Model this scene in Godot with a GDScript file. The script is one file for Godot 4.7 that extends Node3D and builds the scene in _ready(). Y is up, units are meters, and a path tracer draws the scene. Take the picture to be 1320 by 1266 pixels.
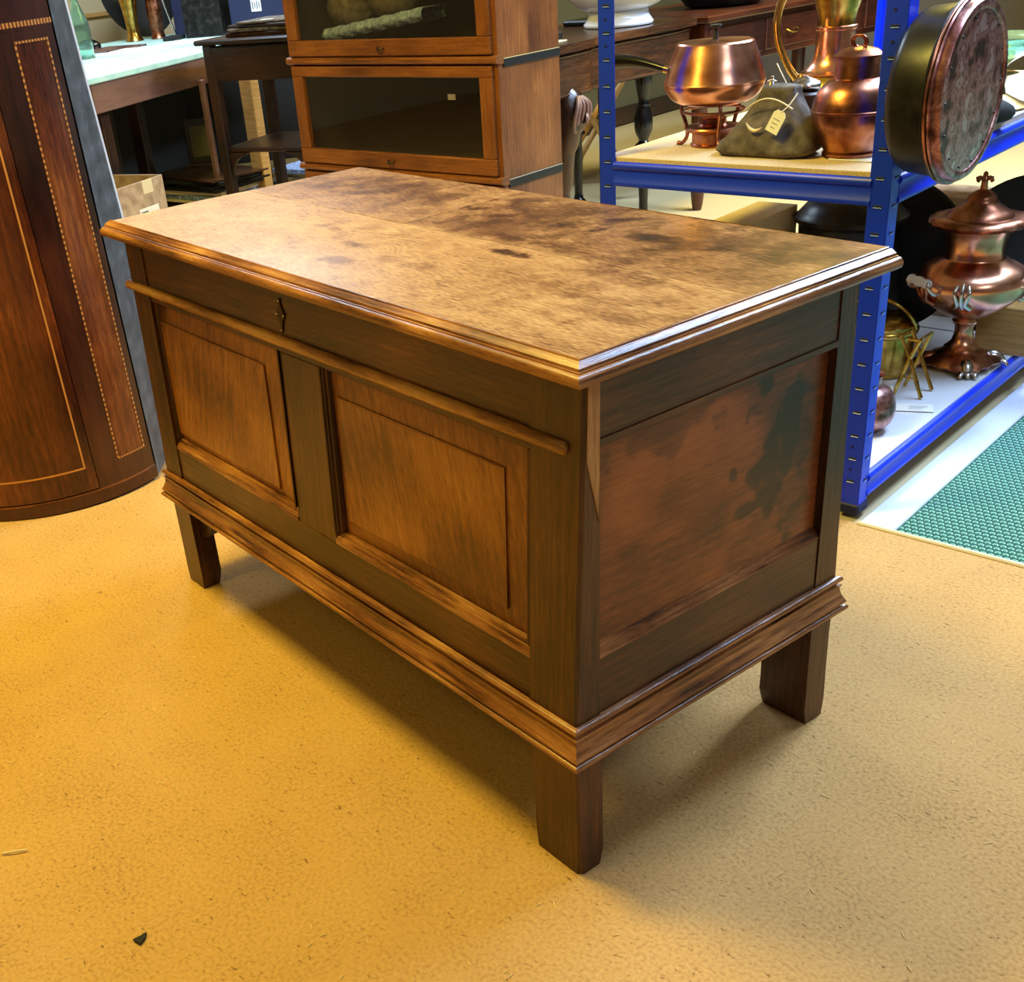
extends Node3D
# An antiques shop floor: a panelled oak coffer on mustard carpet, with shelving and furniture behind it.

const TH := 9.5                     # the room's grid is turned by this much against the coffer
var M := {}                         # materials by name
var RB := Basis(Vector3.UP, deg_to_rad(TH))
var rng := RandomNumberGenerator.new()
var taken := {}

func _ready():
	set_view()
	set_lights()
	make_materials()
	build_room()
	build_chest()
	build_cupboard()
	build_bookcase()
	build_shelving()
	build_upper_shelf_things()
	build_lower_shelf_things()
	build_pan()
	build_left_corner()
	build_desks()
	build_floor_bits()

# ---------------------------------------------------------------- camera, sky, lights, exposure
func set_view():
	var cam := Camera3D.new()
	cam.name = "camera"
	add_child(cam)
	var f := Vector3(-0.7239, -0.4736, -0.5017).normalized()
	var r := Vector3(0.6049, -0.0859, -0.7917).normalized()
	var u := r.cross(f).normalized()
	r = f.cross(u).normalized()
	cam.transform = Transform3D(Basis(r, u, -f), Vector3(1.4194, 1.1201, 1.0408))
	cam.near = 0.05
	cam.far = 60.0
	cam.set_frustum(0.05 * 1266.0 / 1466.56, Vector2(0.0731, 0.0560) * 0.05, 0.05, 60.0)
	cam.current = true
	var we := WorldEnvironment.new()
	we.name = "world_environment"
	var e := Environment.new()
	e.background_mode = Environment.BG_COLOR
	e.background_color = Color(0.5, 0.56, 0.65)
	e.ambient_light_source = Environment.AMBIENT_SOURCE_DISABLED
	e.tonemap_mode = Environment.TONE_MAPPER_LINEAR
	e.tonemap_exposure = 1.0
	e.sdfgi_enabled = true
	e.ssao_enabled = true
	e.ssil_enabled = true
	we.environment = e
	add_child(we)

const WARM := Color(1.0, 0.905, 0.41)
const SOFT := Color(1.0, 0.88, 0.68)
const COOL := Color(0.82, 0.91, 1.0)

func set_lights():
	# panels on the shop ceiling, two added as fill, one for window daylight: room x, room z, width, length, colour, energy, label
	ceiling_light(-0.79, 0.48, 0.6, 0.6, WARM, 9.0, "yellowish ceiling panel above the coffer's front left corner")
	ceiling_light(-0.9, 2.5, 0.6, 1.2, WARM, 2.0, "added yellowish fill panel over the open carpet in front of the cupboard")  # unseen fill, added to lighten the coffer's front
	ceiling_light(0.99, -1.95, 0.6, 1.8, Color(0.70, 0.83, 1.0), 10.0, "cool white ceiling panel over the green carpet aisle")
	ceiling_light(2.6, 0.3, 0.6, 1.2, COOL, 2.5, "added cool white fill panel near the right-hand wall")  # unseen cool fill, added to liven the blue shelving front
	ceiling_light(0.5, -3.6, 0.6, 1.2, Color(0.78, 0.88, 1.0), 26.0, "cool white ceiling panel behind the blue shelving")
	ceiling_light(-0.61, -3.65, 0.6, 1.2, WARM, 9.0, "yellowish ceiling panel over the row of desks")
	ceiling_light(-3.2, -1.9, 0.6, 1.2, COOL, 10.0, "added cool white panel standing in for window daylight on the mint table")  # unseen panel, added in place of daylight from a window

func ceiling_light(x, z, w, l, col, energy, label):
	var t = thing("ceiling_light", label, "lamp", rm(x, 2.72, z), TH, "ceiling panels")
	var mb := MB.new()
	mb.box(Vector3(0, 0.02, 0), Vector3(w + 0.04, 0.04, l + 0.04), 0.006)
	mb.box(Vector3(0, -0.008, l / 2 + 0.01), Vector3(w + 0.04, 0.02, 0.02), 0.003)
	mb.box(Vector3(0, -0.008, -l / 2 - 0.01), Vector3(w + 0.04, 0.02, 0.02), 0.003)
	mb.box(Vector3(w / 2 + 0.01, -0.008, 0), Vector3(0.02, 0.02, l), 0.003)
	mb.box(Vector3(-w / 2 - 0.01, -0.008, 0), Vector3(0.02, 0.02, l), 0.003)
	var white := mat("lamp_housing", Color(0.8, 0.8, 0.8), 0.5)
	part("housing", mb, white, t)
	var glow := StandardMaterial3D.new()
	glow.albedo_color = Color(0.9, 0.9, 0.9)
	glow.emission_enabled = true
	glow.emission = col
	glow.emission_energy_multiplier = 2.0
	var md := MB.new()
	md.box(Vector3(0, -0.003, 0), Vector3(w, 0.006, l), 0.001)
	part("diffuser", md, glow, t)
	var a := AreaLight3D.new()
	a.name = "panel_light"
	a.area_size = Vector2(w, l)
	a.light_color = col
	a.light_energy = energy
	a.area_range = 20.0
	a.shadow_enabled = true
	a.rotation_degrees = Vector3(-90, 0, 0)
	a.position = Vector3(0, -0.025, 0)
	t.add_child(a)

# ---------------------------------------------------------------- helpers
func rm(x, y, z) -> Vector3:
	return RB * Vector3(x, y, z)

func numbered(called: String, parent: Node = null) -> String:
	var key: String = called + ("" if parent == null else "@" + str(parent.get_instance_id()))
	var n: int = taken.get(key, 0)
	taken[key] = n + 1
	return called if n == 0 else "%s_%03d" % [called, n]

func tag(o, label, category, group = ""):
	o.set_meta("label", label)
	o.set_meta("category", category)
	if group:
		o.set_meta("group", group)
	return o

func thing(called, label, category, at = Vector3.ZERO, turn = 0.0, group = ""):
	var o := Node3D.new()
	o.name = numbered(called)
	add_child(o)
	o.position = at
	o.rotation_degrees.y = turn
	return tag(o, label, category, group)

func part(called, mb, m, parent, label = ""):
	var o := MeshInstance3D.new()
	o.name = numbered(called, parent)
	o.mesh = mb if mb is Mesh else mb.mesh()
	o.material_override = m
	parent.add_child(o)
	if label:
		o.set_meta("label", label)
	return o

func solo(called, mb, m, label, category, at = Vector3.ZERO, turn = 0.0, group = ""):
	var o := MeshInstance3D.new()
	o.name = numbered(called)
	o.mesh = mb.mesh()
	o.material_override = m
	add_child(o)
	o.position = at
	o.rotation_degrees.y = turn
	return tag(o, label, category, group)

func struct(called, mb, m, at = Vector3.ZERO, turn = TH):
	var o := MeshInstance3D.new()
	o.name = numbered(called)
	o.mesh = mb.mesh()
	o.material_override = m
	add_child(o)
	o.position = at
	o.rotation_degrees.y = turn
	o.set_meta("kind", "structure")
	return o

func mat(called, c: Color, rough := 0.6, metal := 0.0) -> StandardMaterial3D:
	if M.has(called):
		return M[called]
	var m := StandardMaterial3D.new()
	m.resource_name = called
	m.albedo_color = c
	m.roughness = rough
	m.metallic = metal
	M[called] = m
	return m

# collects flat and smooth faces into one mesh, with texture coordinates in metres along a grain
class MB:
	var v := PackedVector3Array()
	var n := PackedVector3Array()
	var t := PackedVector2Array()
	var grain := Vector3(1, 0, 0)
	var off := Vector2.ZERO
	var warp: Callable

	func tri(a, b, c, na, nb, nc, ta, tb, tc):      # a, b, c run anticlockwise seen from outside
		v.append_array([a, c, b])
		n.append_array([na, nc, nb])
		t.append_array([ta, tc, tb])

	func uvof(p: Vector3, nn: Vector3) -> Vector2:
		var g := grain
		if absf(nn.dot(g)) > 0.75:
			g = Vector3(0, 0, 1) if absf(nn.z) < 0.7 else Vector3(0, 1, 0)
		var w := nn.cross(g).normalized()
		return Vector2(p.dot(g), p.dot(w)) + off

	func poly(pts: Array, outward = null):
		var nn: Vector3 = (pts[1] - pts[0]).cross(pts[2] - pts[0])
		if nn.length() < 1e-12 and pts.size() > 3:
			nn = (pts[2] - pts[0]).cross(pts[3] - pts[0])
		nn = nn.normalized()
		if outward != null and nn.dot(outward) < 0:
			pts = pts.duplicate()
			pts.reverse()
			nn = -nn
		for i in range(1, pts.size() - 1):
			tri(pts[0], pts[i], pts[i + 1], nn, nn, nn, uvof(pts[0], nn), uvof(pts[i], nn), uvof(pts[i + 1], nn))

	func box(c: Vector3, s: Vector3, ch := 0.002, b := Basis()):
		var h := s / 2
		ch = minf(ch, minf(h.x, minf(h.y, h.z)) * 0.9)
		for ax in 3:
			var p := (ax + 1) % 3
			var q := (ax + 2) % 3
			for sg in [-1, 1]:
				var pts := []
				for k in [[-1, -1], [1, -1], [1, 1], [-1, 1]]:
					var w := Vector3.ZERO
					w[ax] = sg * h[ax]
					w[p] = k[0] * (h[p] - ch)
					w[q] = k[1] * (h[q] - ch)
					pts.append(c + b * w)
				var o := Vector3.ZERO
				o[ax] = sg
				poly(pts, b * o)
				for sp in [-1, 1]:                       # edge between face ax and face p
					var e := []
					for sq in [-1, 1]:
						var w1 := Vector3.ZERO
						w1[ax] = sg * h[ax]
						w1[p] = sp * (h[p] - ch)
						w1[q] = sq * (h[q] - ch)
						e.append(c + b * w1)
					for sq in [1, -1]:
						var w2 := Vector3.ZERO
						w2[ax] = sg * (h[ax] - ch)
						w2[p] = sp * h[p]
						w2[q] = sq * (h[q] - ch)
						e.append(c + b * w2)
					var oo := Vector3.ZERO
					oo[ax] = sg
					oo[p] = sp
					poly(e, b * oo)
		for x in [-1, 1]:
			for y in [-1, 1]:
				for z in [-1, 1]:
					var d := Vector3(x, y, z)
					poly([c + b * (d * (h - Vector3(0, ch, ch))), c + b * (d * (h - Vector3(ch, 0, ch))), c + b * (d * (h - Vector3(ch, ch, 0)))], b * d)

	func quadn(a, b, c, d, na, nb, nc, nd, ta, tb, tc, td):
		tri(a, b, c, na, nb, nc, ta, tb, tc)
		tri(a, c, d, na, nc, nd, ta, tc, td)

	static func edge_normals(prof: Array, crease: float, closed := false) -> Array:
		# for every segment: [normal at its start, normal at its end], (dy, -dx) side
		var m := prof.size() - (0 if closed else 1)
		var seg := []
		for i in m:
			var d: Vector2 = prof[(i + 1) % prof.size()] - prof[i]
			seg.append(Vector2(d.y, -d.x).normalized())
		var out := []
		for i in m:
			var a: Vector2 = seg[i]
			var b: Vector2 = seg[i]
			if i > 0 or closed:
				var s0: Vector2 = seg[(i - 1 + m) % m]
				if absf(s0.angle_to(seg[i])) < crease:
					a = (s0 + seg[i]).normalized()
			if i < m - 1 or closed:
				var s1: Vector2 = seg[(i + 1) % m]
				if absf(s1.angle_to(seg[i])) < crease:
					b = (s1 + seg[i]).normalized()
			out.append([a, b])
		return out

	# profile of (radius, height), going up on the outside; shape(angle, index) scales the radius
	func lathe(prof: Array, seg := 32, xf := Transform3D(), crease := 40.0, shape = null):
		var en := edge_normals(prof, deg_to_rad(crease))
		var cum := 0.0
		for i in prof.size() - 1:
			var p0: Vector2 = prof[i]
			var p1: Vector2 = prof[i + 1]
			var l := p0.distance_to(p1)
			for j in seg:
				var a0 := TAU * j / seg
				var a1 := TAU * (j + 1) / seg
				var s := [1.0, 1.0, 1.0, 1.0]
				if shape != null:
					s = [shape.call(a0, i), shape.call(a1, i), shape.call(a1, i + 1), shape.call(a0, i + 1)]
				var c0 := Vector3(cos(a0), 0, sin(a0))
				var c1 := Vector3(cos(a1), 0, sin(a1))
				var q := [c0 * p0.x * s[0] + Vector3(0, p0.y, 0), c1 * p0.x * s[1] + Vector3(0, p0.y, 0), c1 * p1.x * s[2] + Vector3(0, p1.y, 0), c0 * p1.x * s[3] + Vector3(0, p1.y, 0)]
				var e0: Vector2 = en[i][0]
				var e1: Vector2 = en[i][1]
				var nn := [c0 * e0.x + Vector3(0, e0.y, 0), c1 * e0.x + Vector3(0, e0.y, 0), c1 * e1.x + Vector3(0, e1.y, 0), c0 * e1.x + Vector3(0, e1.y, 0)]
				var r := maxf(p0.x, p1.x)
				var u0 := a0 * r
				var u1 := a1 * r
				for k in 4:
					q[k] = xf * q[k]
					nn[k] = (xf.basis * nn[k]).normalized()
				# up x round: seen from outside, q0 -> q3 -> q2 -> q1 runs anticlockwise
				quadn(q[0], q[3], q[2], q[1], nn[0], nn[3], nn[2], nn[1], Vector2(u0, cum) + off, Vector2(u0, cum + l) + off, Vector2(u1, cum + l) + off, Vector2(u1, cum) + off)
			cum += l

	func tube(pts: Array, rad, seg := 10, caps := true, closed := false):
		var m := pts.size()
		var rings := []
		var norms := []
		var last := Vector3.ZERO
		for i in m:
			var d: Vector3
			if closed:
				d = pts[(i + 1) % m] - pts[(i - 1 + m) % m]
			else:
				d = pts[mini(i + 1, m - 1)] - pts[maxi(i - 1, 0)]
			d = d.normalized()
			var x: Vector3
			if last == Vector3.ZERO:
				x = d.cross(Vector3(0.31, 0.9, 0.17)).normalized()
			else:
				x = (last - d * last.dot(d)).normalized()
			last = x
			var y := d.cross(x)
			var r: float = rad[i] if rad is Array else rad
			var ring := []
			var nr := []
			for j in seg:
				var a := TAU * j / seg
				var o := x * cos(a) + y * sin(a)
				ring.append(pts[i] + o * r)
				nr.append(o)
			rings.append(ring)
			norms.append(nr)
		var cum := 0.0
		for i in (m if closed else m - 1):
			var k := (i + 1) % m
			var l: float = pts[i].distance_to(pts[k])
			for j in seg:
				var j1 := (j + 1) % seg
				var r0: float = rad[i] if rad is Array else rad
				var u0 := TAU * j / seg * r0
				var u1 := TAU * (j + 1) / seg * r0
				quadn(rings[i][j], rings[i][j1], rings[k][j1], rings[k][j], norms[i][j], norms[i][j1], norms[k][j1], norms[k][j], Vector2(cum, u0) + off, Vector2(cum, u1) + off, Vector2(cum + l, u1) + off, Vector2(cum + l, u0) + off)
			cum += l
		if caps and not closed:
			var b: Array = rings[0].duplicate()
			poly(b, pts[0] - pts[1])
			poly(rings[m - 1], pts[m - 1] - pts[m - 2])

	# a sheet of points, rows by columns; smooth; outside is d(row) x d(column), or the other side if flipped
	func sheet(g: Array, flip := false, wrap := false):
		var rows := g.size()
		var cols: int = g[0].size()
		var nn := []
		for i in rows:
			var line := []
			for j in cols:
				var a: Vector3 = g[mini(i + 1, rows - 1)][j] - g[maxi(i - 1, 0)][j]
				var b: Vector3
				if wrap:
					b = g[i][(j + 1) % cols] - g[i][(j - 1 + cols) % cols]
				else:
					b = g[i][mini(j + 1, cols - 1)] - g[i][maxi(j - 1, 0)]
				var c := a.cross(b).normalized()
				line.append(-c if flip else c)
			nn.append(line)
		for i in rows - 1:
			for j in (cols if wrap else cols - 1):
				var k := (j + 1) % cols
				var q := [g[i][j], g[i + 1][j], g[i + 1][k], g[i][k]]
				var qn := [nn[i][j], nn[i + 1][j], nn[i + 1][k], nn[i][k]]
				var tt := []
				for x in 4:
					tt.append(uvof(q[x], qn[x]))
				if flip:
					quadn(q[0], q[3], q[2], q[1], qn[0], qn[3], qn[2], qn[1], tt[0], tt[3], tt[2], tt[1])
				else:
					quadn(q[0], q[1], q[2], q[3], qn[0], qn[1], qn[2], qn[3], tt[0], tt[1], tt[2], tt[3])

	# straight moulding: profile of (out, up) going so that (dy, -dx) looks outward; from a to b, with the ends mitred by m0, m1 (metres along per metre out)
	func moulding(prof: Array, a: Vector3, b: Vector3, out: Vector3, m0 := 0.0, m1 := 0.0, up := Vector3.UP, crease := 35.0, caps := false):
		var d := (b - a).normalized()
		var en := edge_normals(prof, deg_to_rad(crease))
		var save := grain
		grain = d
		var steps := maxi(1, int(a.distance_to(b) / 0.12)) if warp.is_valid() else 1
		for i in prof.size() - 1:
			var p: Vector2 = prof[i]
			var q: Vector2 = prof[i + 1]
			var a0 := a + out * p.x + up * p.y + d * (m0 * p.x)
			var b0 := b + out * p.x + up * p.y + d * (m1 * p.x)
			var a1 := a + out * q.x + up * q.y + d * (m0 * q.x)
			var b1 := b + out * q.x + up * q.y + d * (m1 * q.x)
			var e0: Vector3 = out * en[i][0].x + up * en[i][0].y
			var e1: Vector3 = out * en[i][1].x + up * en[i][1].y
			for k in steps:
				var f0 := float(k) / steps
				var f1 := float(k + 1) / steps
				var w := [a0.lerp(b0, f0), a0.lerp(b0, f1), a1.lerp(b1, f1), a1.lerp(b1, f0)]
				var wn := [e0, e0, e1, e1]
				var flat := ((w[1] - w[0]) as Vector3).cross(w[2] - w[0])
				if flat.dot(e0 + e1) < 0:
					w = [w[0], w[3], w[2], w[1]]
					wn = [e0, e1, e1, e0]
				var tt := []
				for x in 4:
					tt.append(uvof(w[x], (e0 + e1).normalized()))
				quadn(w[0], w[1], w[2], w[3], wn[0], wn[1], wn[2], wn[3], tt[0], tt[1], tt[2], tt[3])
		if caps:
			for e in [[a, -d, m0], [b, d, m1]]:
				var c := []
				for p in prof:
					c.append(e[0] + out * p.x + up * p.y + d * (e[2] * p.x))
				fan(c, e[1])
		grain = save

	# a flat face of any outline
	func fan(pts: Array, outward: Vector3):
		var x: Vector3 = outward.cross(Vector3(0.123, 0.77, 0.5)).normalized()
		var y := outward.cross(x).normalized()
		var p2 := PackedVector2Array()
		for p in pts:
			p2.append(Vector2(p.dot(x), p.dot(y)))
		var ix := Geometry2D.triangulate_polygon(p2)
		for i in range(0, ix.size(), 3):
			poly([pts[ix[i]], pts[ix[i + 1]], pts[ix[i + 2]]], outward)

	# an outline in the plane of x and y, pushed out along z by d either way
	func prism(outline: Array, d: float, xf := Transform3D(), smooth := 30.0):
		var o := outline.duplicate()
		var area := 0.0
		for i in o.size():
			area += o[i].cross(o[(i + 1) % o.size()])
		if area < 0:
			o.reverse()
		var top := []
		var bot := []
		for p in o:
			top.append(xf * Vector3(p.x, p.y, d))
			bot.append(xf * Vector3(p.x, p.y, -d))
		fan(top, (xf.basis * Vector3(0, 0, 1)).normalized())
		fan(bot, (xf.basis * Vector3(0, 0, -1)).normalized())
		var en := edge_normals(o, deg_to_rad(smooth), true)
		for i in o.size():
			var k := (i + 1) % o.size()
			var e0: Vector3 = (xf.basis * Vector3(en[i][0].x, en[i][0].y, 0)).normalized()
			var e1: Vector3 = (xf.basis * Vector3(en[i][1].x, en[i][1].y, 0)).normalized()
			var fl := (e0 + e1).normalized()
			quadn(bot[i], bot[k], top[k], top[i], e0, e1, e1, e0, uvof(bot[i], fl), uvof(bot[k], fl), uvof(top[k], fl), uvof(top[i], fl))

	func mesh() -> ArrayMesh:
		if warp.is_valid():
			for i in v.size():
				v[i] = warp.call(v[i])
		var a := []
		a.resize(Mesh.ARRAY_MAX)
		a[Mesh.ARRAY_VERTEX] = v
		a[Mesh.ARRAY_NORMAL] = n
		a[Mesh.ARRAY_TEX_UV] = t
		var m := ArrayMesh.new()
		m.add_surface_from_arrays(Mesh.PRIMITIVE_TRIANGLES, a)
		return m

func arc(cx, cy, r, a0, a1, k) -> Array:
	var o := []
	for i in k + 1:
		var a := deg_to_rad(lerpf(a0, a1, float(i) / k))
		o.append(Vector2(cx + cos(a) * r, cy + sin(a) * r))
	return o

func smooth_path(p: Array, k := 6) -> Array:
	var c := Curve3D.new()
	for i in p.size():
		var tn: Vector3 = (p[mini(i + 1, p.size() - 1)] - p[maxi(i - 1, 0)]) / 6.0
		c.add_point(p[i], -tn, tn)
	var o := []
	for i in (p.size() - 1) * k + 1:
		o.append(c.samplef(float(i) / k))
	return o

func smooth2(p: Array, k := 4) -> Array:
	var q := []
	for a in p:
		q.append(Vector3(a.x, a.y, 0))
	var o := []
	for a in smooth_path(q, k):
		o.append(Vector2(maxf(a.x, 0.0), a.y))
	return o

# ---------------------------------------------------------------- materials
func noise_bytes(w: int, h: int, w0: int, h0: int, freq: float, oct: int, sd: int, kind := 3) -> PackedByteArray:
	var f := FastNoiseLite.new()
	f.noise_type = kind
	f.seed = sd
	f.frequency = freq
	f.fractal_octaves = oct
	var im := f.get_seamless_image(w0, h0)
	im.convert(Image.FORMAT_L8)
	if w0 != w or h0 != h:
		im.resize(w, h, Image.INTERPOLATE_CUBIC)
	return im.get_data()

# layers of noise, each [w0, h0, frequency, octaves, seed, weight]; the sum about 0.5, kept between 0 and 1
func layered(w: int, h: int, layers: Array) -> PackedByteArray:
	var out := PackedByteArray()
	out.resize(w * h)
	var sum := PackedFloat32Array()
	sum.resize(w * h)
	sum.fill(0.5)
	for l in layers:
		var b := noise_bytes(w, h, l[0], l[1], l[2], l[3], l[4])
		var k: float = l[5] / 255.0
		for i in b.size():
			sum[i] += (b[i] - 127) * k
	for i in sum.size():
		out[i] = int(clampf(sum[i], 0.0, 1.0) * 255.0)
	return out

func ramp_of(stops: Array) -> PackedColorArray:
	var g := Gradient.new()
	var off := PackedFloat32Array()
	var col := PackedColorArray()
	for s in stops:
		off.append(s[0])
		col.append(s[1])
	g.offsets = off
	g.colors = col
	var out := PackedColorArray()
	for i in 256:
		out.append(g.sample(i / 255.0))
	return out

func colored(t: PackedByteArray, w: int, h: int, stops: Array) -> Image:
	var r := ramp_of(stops)
	var d := PackedByteArray()
	d.resize(w * h * 3)
	var R := PackedByteArray()
	var G := PackedByteArray()
	var B := PackedByteArray()
	for c in r:
		R.append(int(c.r * 255)); G.append(int(c.g * 255)); B.append(int(c.b * 255))
	var j := 0
	for i in t.size():
		var k := t[i]
		d[j] = R[k]
		d[j + 1] = G[k]
		d[j + 2] = B[k]
		j += 3
	return Image.create_from_data(w, h, false, Image.FORMAT_RGB8, d)

func grey(t: PackedByteArray, w: int, h: int) -> ImageTexture:
	return ImageTexture.create_from_image(Image.create_from_data(w, h, false, Image.FORMAT_L8, t))

# wood with its grain along u; the picture covers lu by lv metres
func wood(called, stops, lu, lv, rough, sd, figure := 0.35, w := 1024, h := 512, bump := 0.05):
	var t := layered(w, h, [
		[64, h, 0.09, 3, sd, figure],                # fine streaks along the grain
		[w / 8, h, 0.28, 2, sd + 1, 0.30],           # short pores
		[w / 4, h / 4, 0.012, 3, sd + 2, 0.55],      # broad change of tone
	])
	var m := mat(called, Color.WHITE, rough)
	m.albedo_texture = ImageTexture.create_from_image(colored(t, w, h, stops))
	m.uv1_scale = Vector3(1.0 / lu, 1.0 / lv, 1)
	if bump > 0:
		m.heightmap_enabled = true
		m.heightmap_scale = bump
		m.heightmap_texture = grey(t, w, h)
	return m

func mottled(called, stops, size, rough, metal, sd, freq := 0.02, oct := 4, bump := 0.0, px := 512, amp := 1.3):
	var t := layered(px, px, [[px, px, freq, oct, sd, amp]])
	var m := mat(called, Color.WHITE, rough, metal)
	m.albedo_texture = ImageTexture.create_from_image(colored(t, px, px, stops))
	m.uv1_triplanar = true
	m.uv1_scale = Vector3.ONE / size
	if bump > 0:
		m.heightmap_enabled = true
		m.heightmap_scale = bump
		m.heightmap_texture = grey(t, px, px)
	return m

func c8(r, g, b) -> Color:
	return Color(r / 255.0, g / 255.0, b / 255.0)

func make_materials():
	wood("oak_dark", [[0.1, c8(26, 13, 7)], [0.42, c8(66, 36, 18)], [0.7, c8(96, 55, 27)], [0.95, c8(138, 86, 46)]], 0.9, 0.35, 0.33, 11, 0.42)
	wood("oak_panel", [[0.05, c8(50, 24, 10)], [0.35, c8(104, 58, 24)], [0.6, c8(150, 92, 40)], [0.95, c8(192, 132, 68)]], 0.7, 0.5, 0.34, 21, 0.3)
	wood("oak_side", [[0.1, c8(46, 22, 10)], [0.4, c8(98, 52, 24)], [0.65, c8(130, 72, 34)], [0.95, c8(156, 92, 46)]], 0.9, 0.6, 0.36, 31, 0.25)
	wood("oak_mould", [[0.1, c8(48, 26, 14)], [0.4, c8(118, 71, 37)], [0.65, c8(160, 106, 60)], [0.95, c8(200, 150, 94)]], 0.6, 0.2, 0.28, 41, 0.45)
	wood("oak_pale", [[0.1, c8(96, 58, 30)], [0.5, c8(170, 118, 66)], [0.95, c8(214, 170, 112)]], 0.4, 0.2, 0.3, 44, 0.4, 512, 256, 0.0)  # pale oak; on the panel arrises its tone stands for a highlight
	wood("mahogany", [[0.1, c8(30, 12, 6)], [0.4, c8(76, 33, 14)], [0.65, c8(112, 56, 22)], [0.95, c8(164, 96, 40)]], 1.1, 0.5, 0.24, 51, 0.3)
	wood("mahogany_dark", [[0.1, c8(24, 9, 6)], [0.5, c8(58, 25, 13)], [0.95, c8(92, 46, 22)]], 1.1, 0.5, 0.28, 56, 0.3, 512, 256)
	wood("oak_case", [[0.1, c8(68, 34, 13)], [0.45, c8(114, 64, 27)], [0.7, c8(140, 83, 37)], [0.95, c8(168, 108, 54)]], 0.8, 0.3, 0.34, 61, 0.35)
	wood("walnut", [[0.1, c8(26, 14, 8)], [0.45, c8(62, 36, 20)], [0.7, c8(86, 52, 28)], [0.95, c8(120, 78, 46)]], 0.9, 0.35, 0.26, 71, 0.3, 512, 256)
	wood("dark_stain", [[0.1, c8(20, 12, 9)], [0.5, c8(46, 28, 20)], [0.95, c8(72, 46, 32)]], 0.8, 0.3, 0.35, 81, 0.3, 512, 256)
	wood("dull_board", [[0.1, c8(84, 58, 50)], [0.5, c8(118, 84, 72)], [0.95, c8(140, 104, 88)]], 0.9, 0.3, 0.5, 85, 0.3, 512, 256)
	wood("pine", [[0.1, c8(150, 104, 52)], [0.5, c8(196, 150, 84)], [0.95, c8(216, 176, 112)]], 0.9, 0.3, 0.5, 88, 0.3, 512, 256)
	var m: StandardMaterial3D = M["oak_dark"]
	lid_material()
	side_panel_material()
	carpet_material()
	green_material()
	mottled("copper", [[0.0, c8(160, 96, 70)], [0.5, c8(226, 158, 124)], [1.0, c8(244, 190, 160)]], 0.35, 0.25, 1.0, 101, 0.015, 4, 0.012)
	mottled("copper_old", [[0.0, c8(84, 44, 30)], [0.5, c8(164, 102, 74)], [1.0, c8(208, 146, 116)]], 0.3, 0.32, 1.0, 102, 0.02, 4, 0.03)
	mottled("copper_tarnish", [[0.15, c8(70, 38, 32)], [0.32, c8(132, 78, 72)], [0.45, c8(168, 112, 108)], [0.58, c8(200, 146, 142)], [0.70, c8(138, 84, 76)], [0.86, c8(210, 174, 176)]], 0.34, 0.3, 0.85, 103, 0.016, 5, 0.05, 512, 1.6)
	mottled("brass", [[0.0, c8(120, 92, 36)], [0.5, c8(190, 152, 70)], [1.0, c8(226, 194, 110)]], 0.3, 0.24, 1.0, 104, 0.02, 4, 0.02)
	mottled("iron", [[0.0, c8(12, 11, 11)], [0.5, c8(26, 24, 23)], [1.0, c8(50, 47, 45)]], 0.3, 0.34, 0.0, 105, 0.02, 5, 0.03)
	M["iron"].metallic_specular = 0.38
	mottled("suede", [[0.0, c8(50, 43, 38)], [0.5, c8(88, 78, 68)], [1.0, c8(122, 112, 100)]], 0.25, 0.9, 0.0, 106, 0.02, 4, 0.04)
	mottled("grey_paint", [[0.0, c8(44, 50, 56)], [0.5, c8(66, 73, 80)], [1.0, c8(92, 99, 106)]], 0.6, 0.6, 0.0, 107, 0.03, 4, 0.03)
	mottled("board", [[0.0, c8(186, 160, 122)], [0.5, c8(206, 182, 144)], [1.0, c8(222, 202, 170)]], 0.25, 0.75, 0.0, 108, 0.12, 3, 0.0)
	mottled("card", [[0.0, c8(150, 124, 100)], [0.5, c8(176, 148, 122)], [1.0, c8(192, 166, 140)]], 0.3, 0.85, 0.0, 109, 0.03, 3, 0.0, 256)
	mottled("mint", [[0.0, c8(170, 214, 206)], [0.5, c8(190, 230, 222)], [1.0, c8(206, 238, 230)]], 0.5, 0.55, 0.0, 110, 0.02, 3, 0.0, 256)
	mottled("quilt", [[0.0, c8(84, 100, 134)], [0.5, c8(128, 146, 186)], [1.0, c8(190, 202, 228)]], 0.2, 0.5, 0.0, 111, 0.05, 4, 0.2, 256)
	mat("blue_steel", c8(10, 54, 236), 0.4)
	mat("slot_dark", c8(8, 16, 66), 0.6)
	mat("slot_bright", c8(132, 168, 255), 0.35)
	mat("interior", c8(14, 10, 8), 0.8)  # bookcase inside, with its shade put into the near-black colour
	mat("black", c8(14, 13, 13), 0.45)
	mat("black_gloss", c8(10, 9, 9), 0.2)
	mat("soft_black", c8(22, 20, 19), 0.8)
	mat("navy", c8(20, 28, 66), 0.6)
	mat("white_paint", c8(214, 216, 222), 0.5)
	mat("strip_white", c8(208, 212, 222), 0.45)
	mat("paper", c8(234, 230, 220), 0.8)
	mat("ivory", c8(226, 208, 170), 0.6)
	mat("ink", c8(90, 96, 120), 0.8)
	mat("ceramic", c8(236, 236, 238), 0.12)
	mat("silver", c8(206, 200, 196), 0.22, 1.0)
	mat("boxwood", c8(206, 138, 62), 0.35)
	mat("ebony_dot", c8(104, 58, 26), 0.35)
	mat("cream_wall", c8(206, 186, 148), 0.85)
	mat("olive_wall", c8(84, 80, 54), 0.85)
	mat("shop_wall", c8(98, 90, 80), 0.9)
	mat("ceiling_paint", c8(190, 186, 178), 0.9)
	mat("vinyl", c8(186, 166, 122), 0.6)
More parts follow.
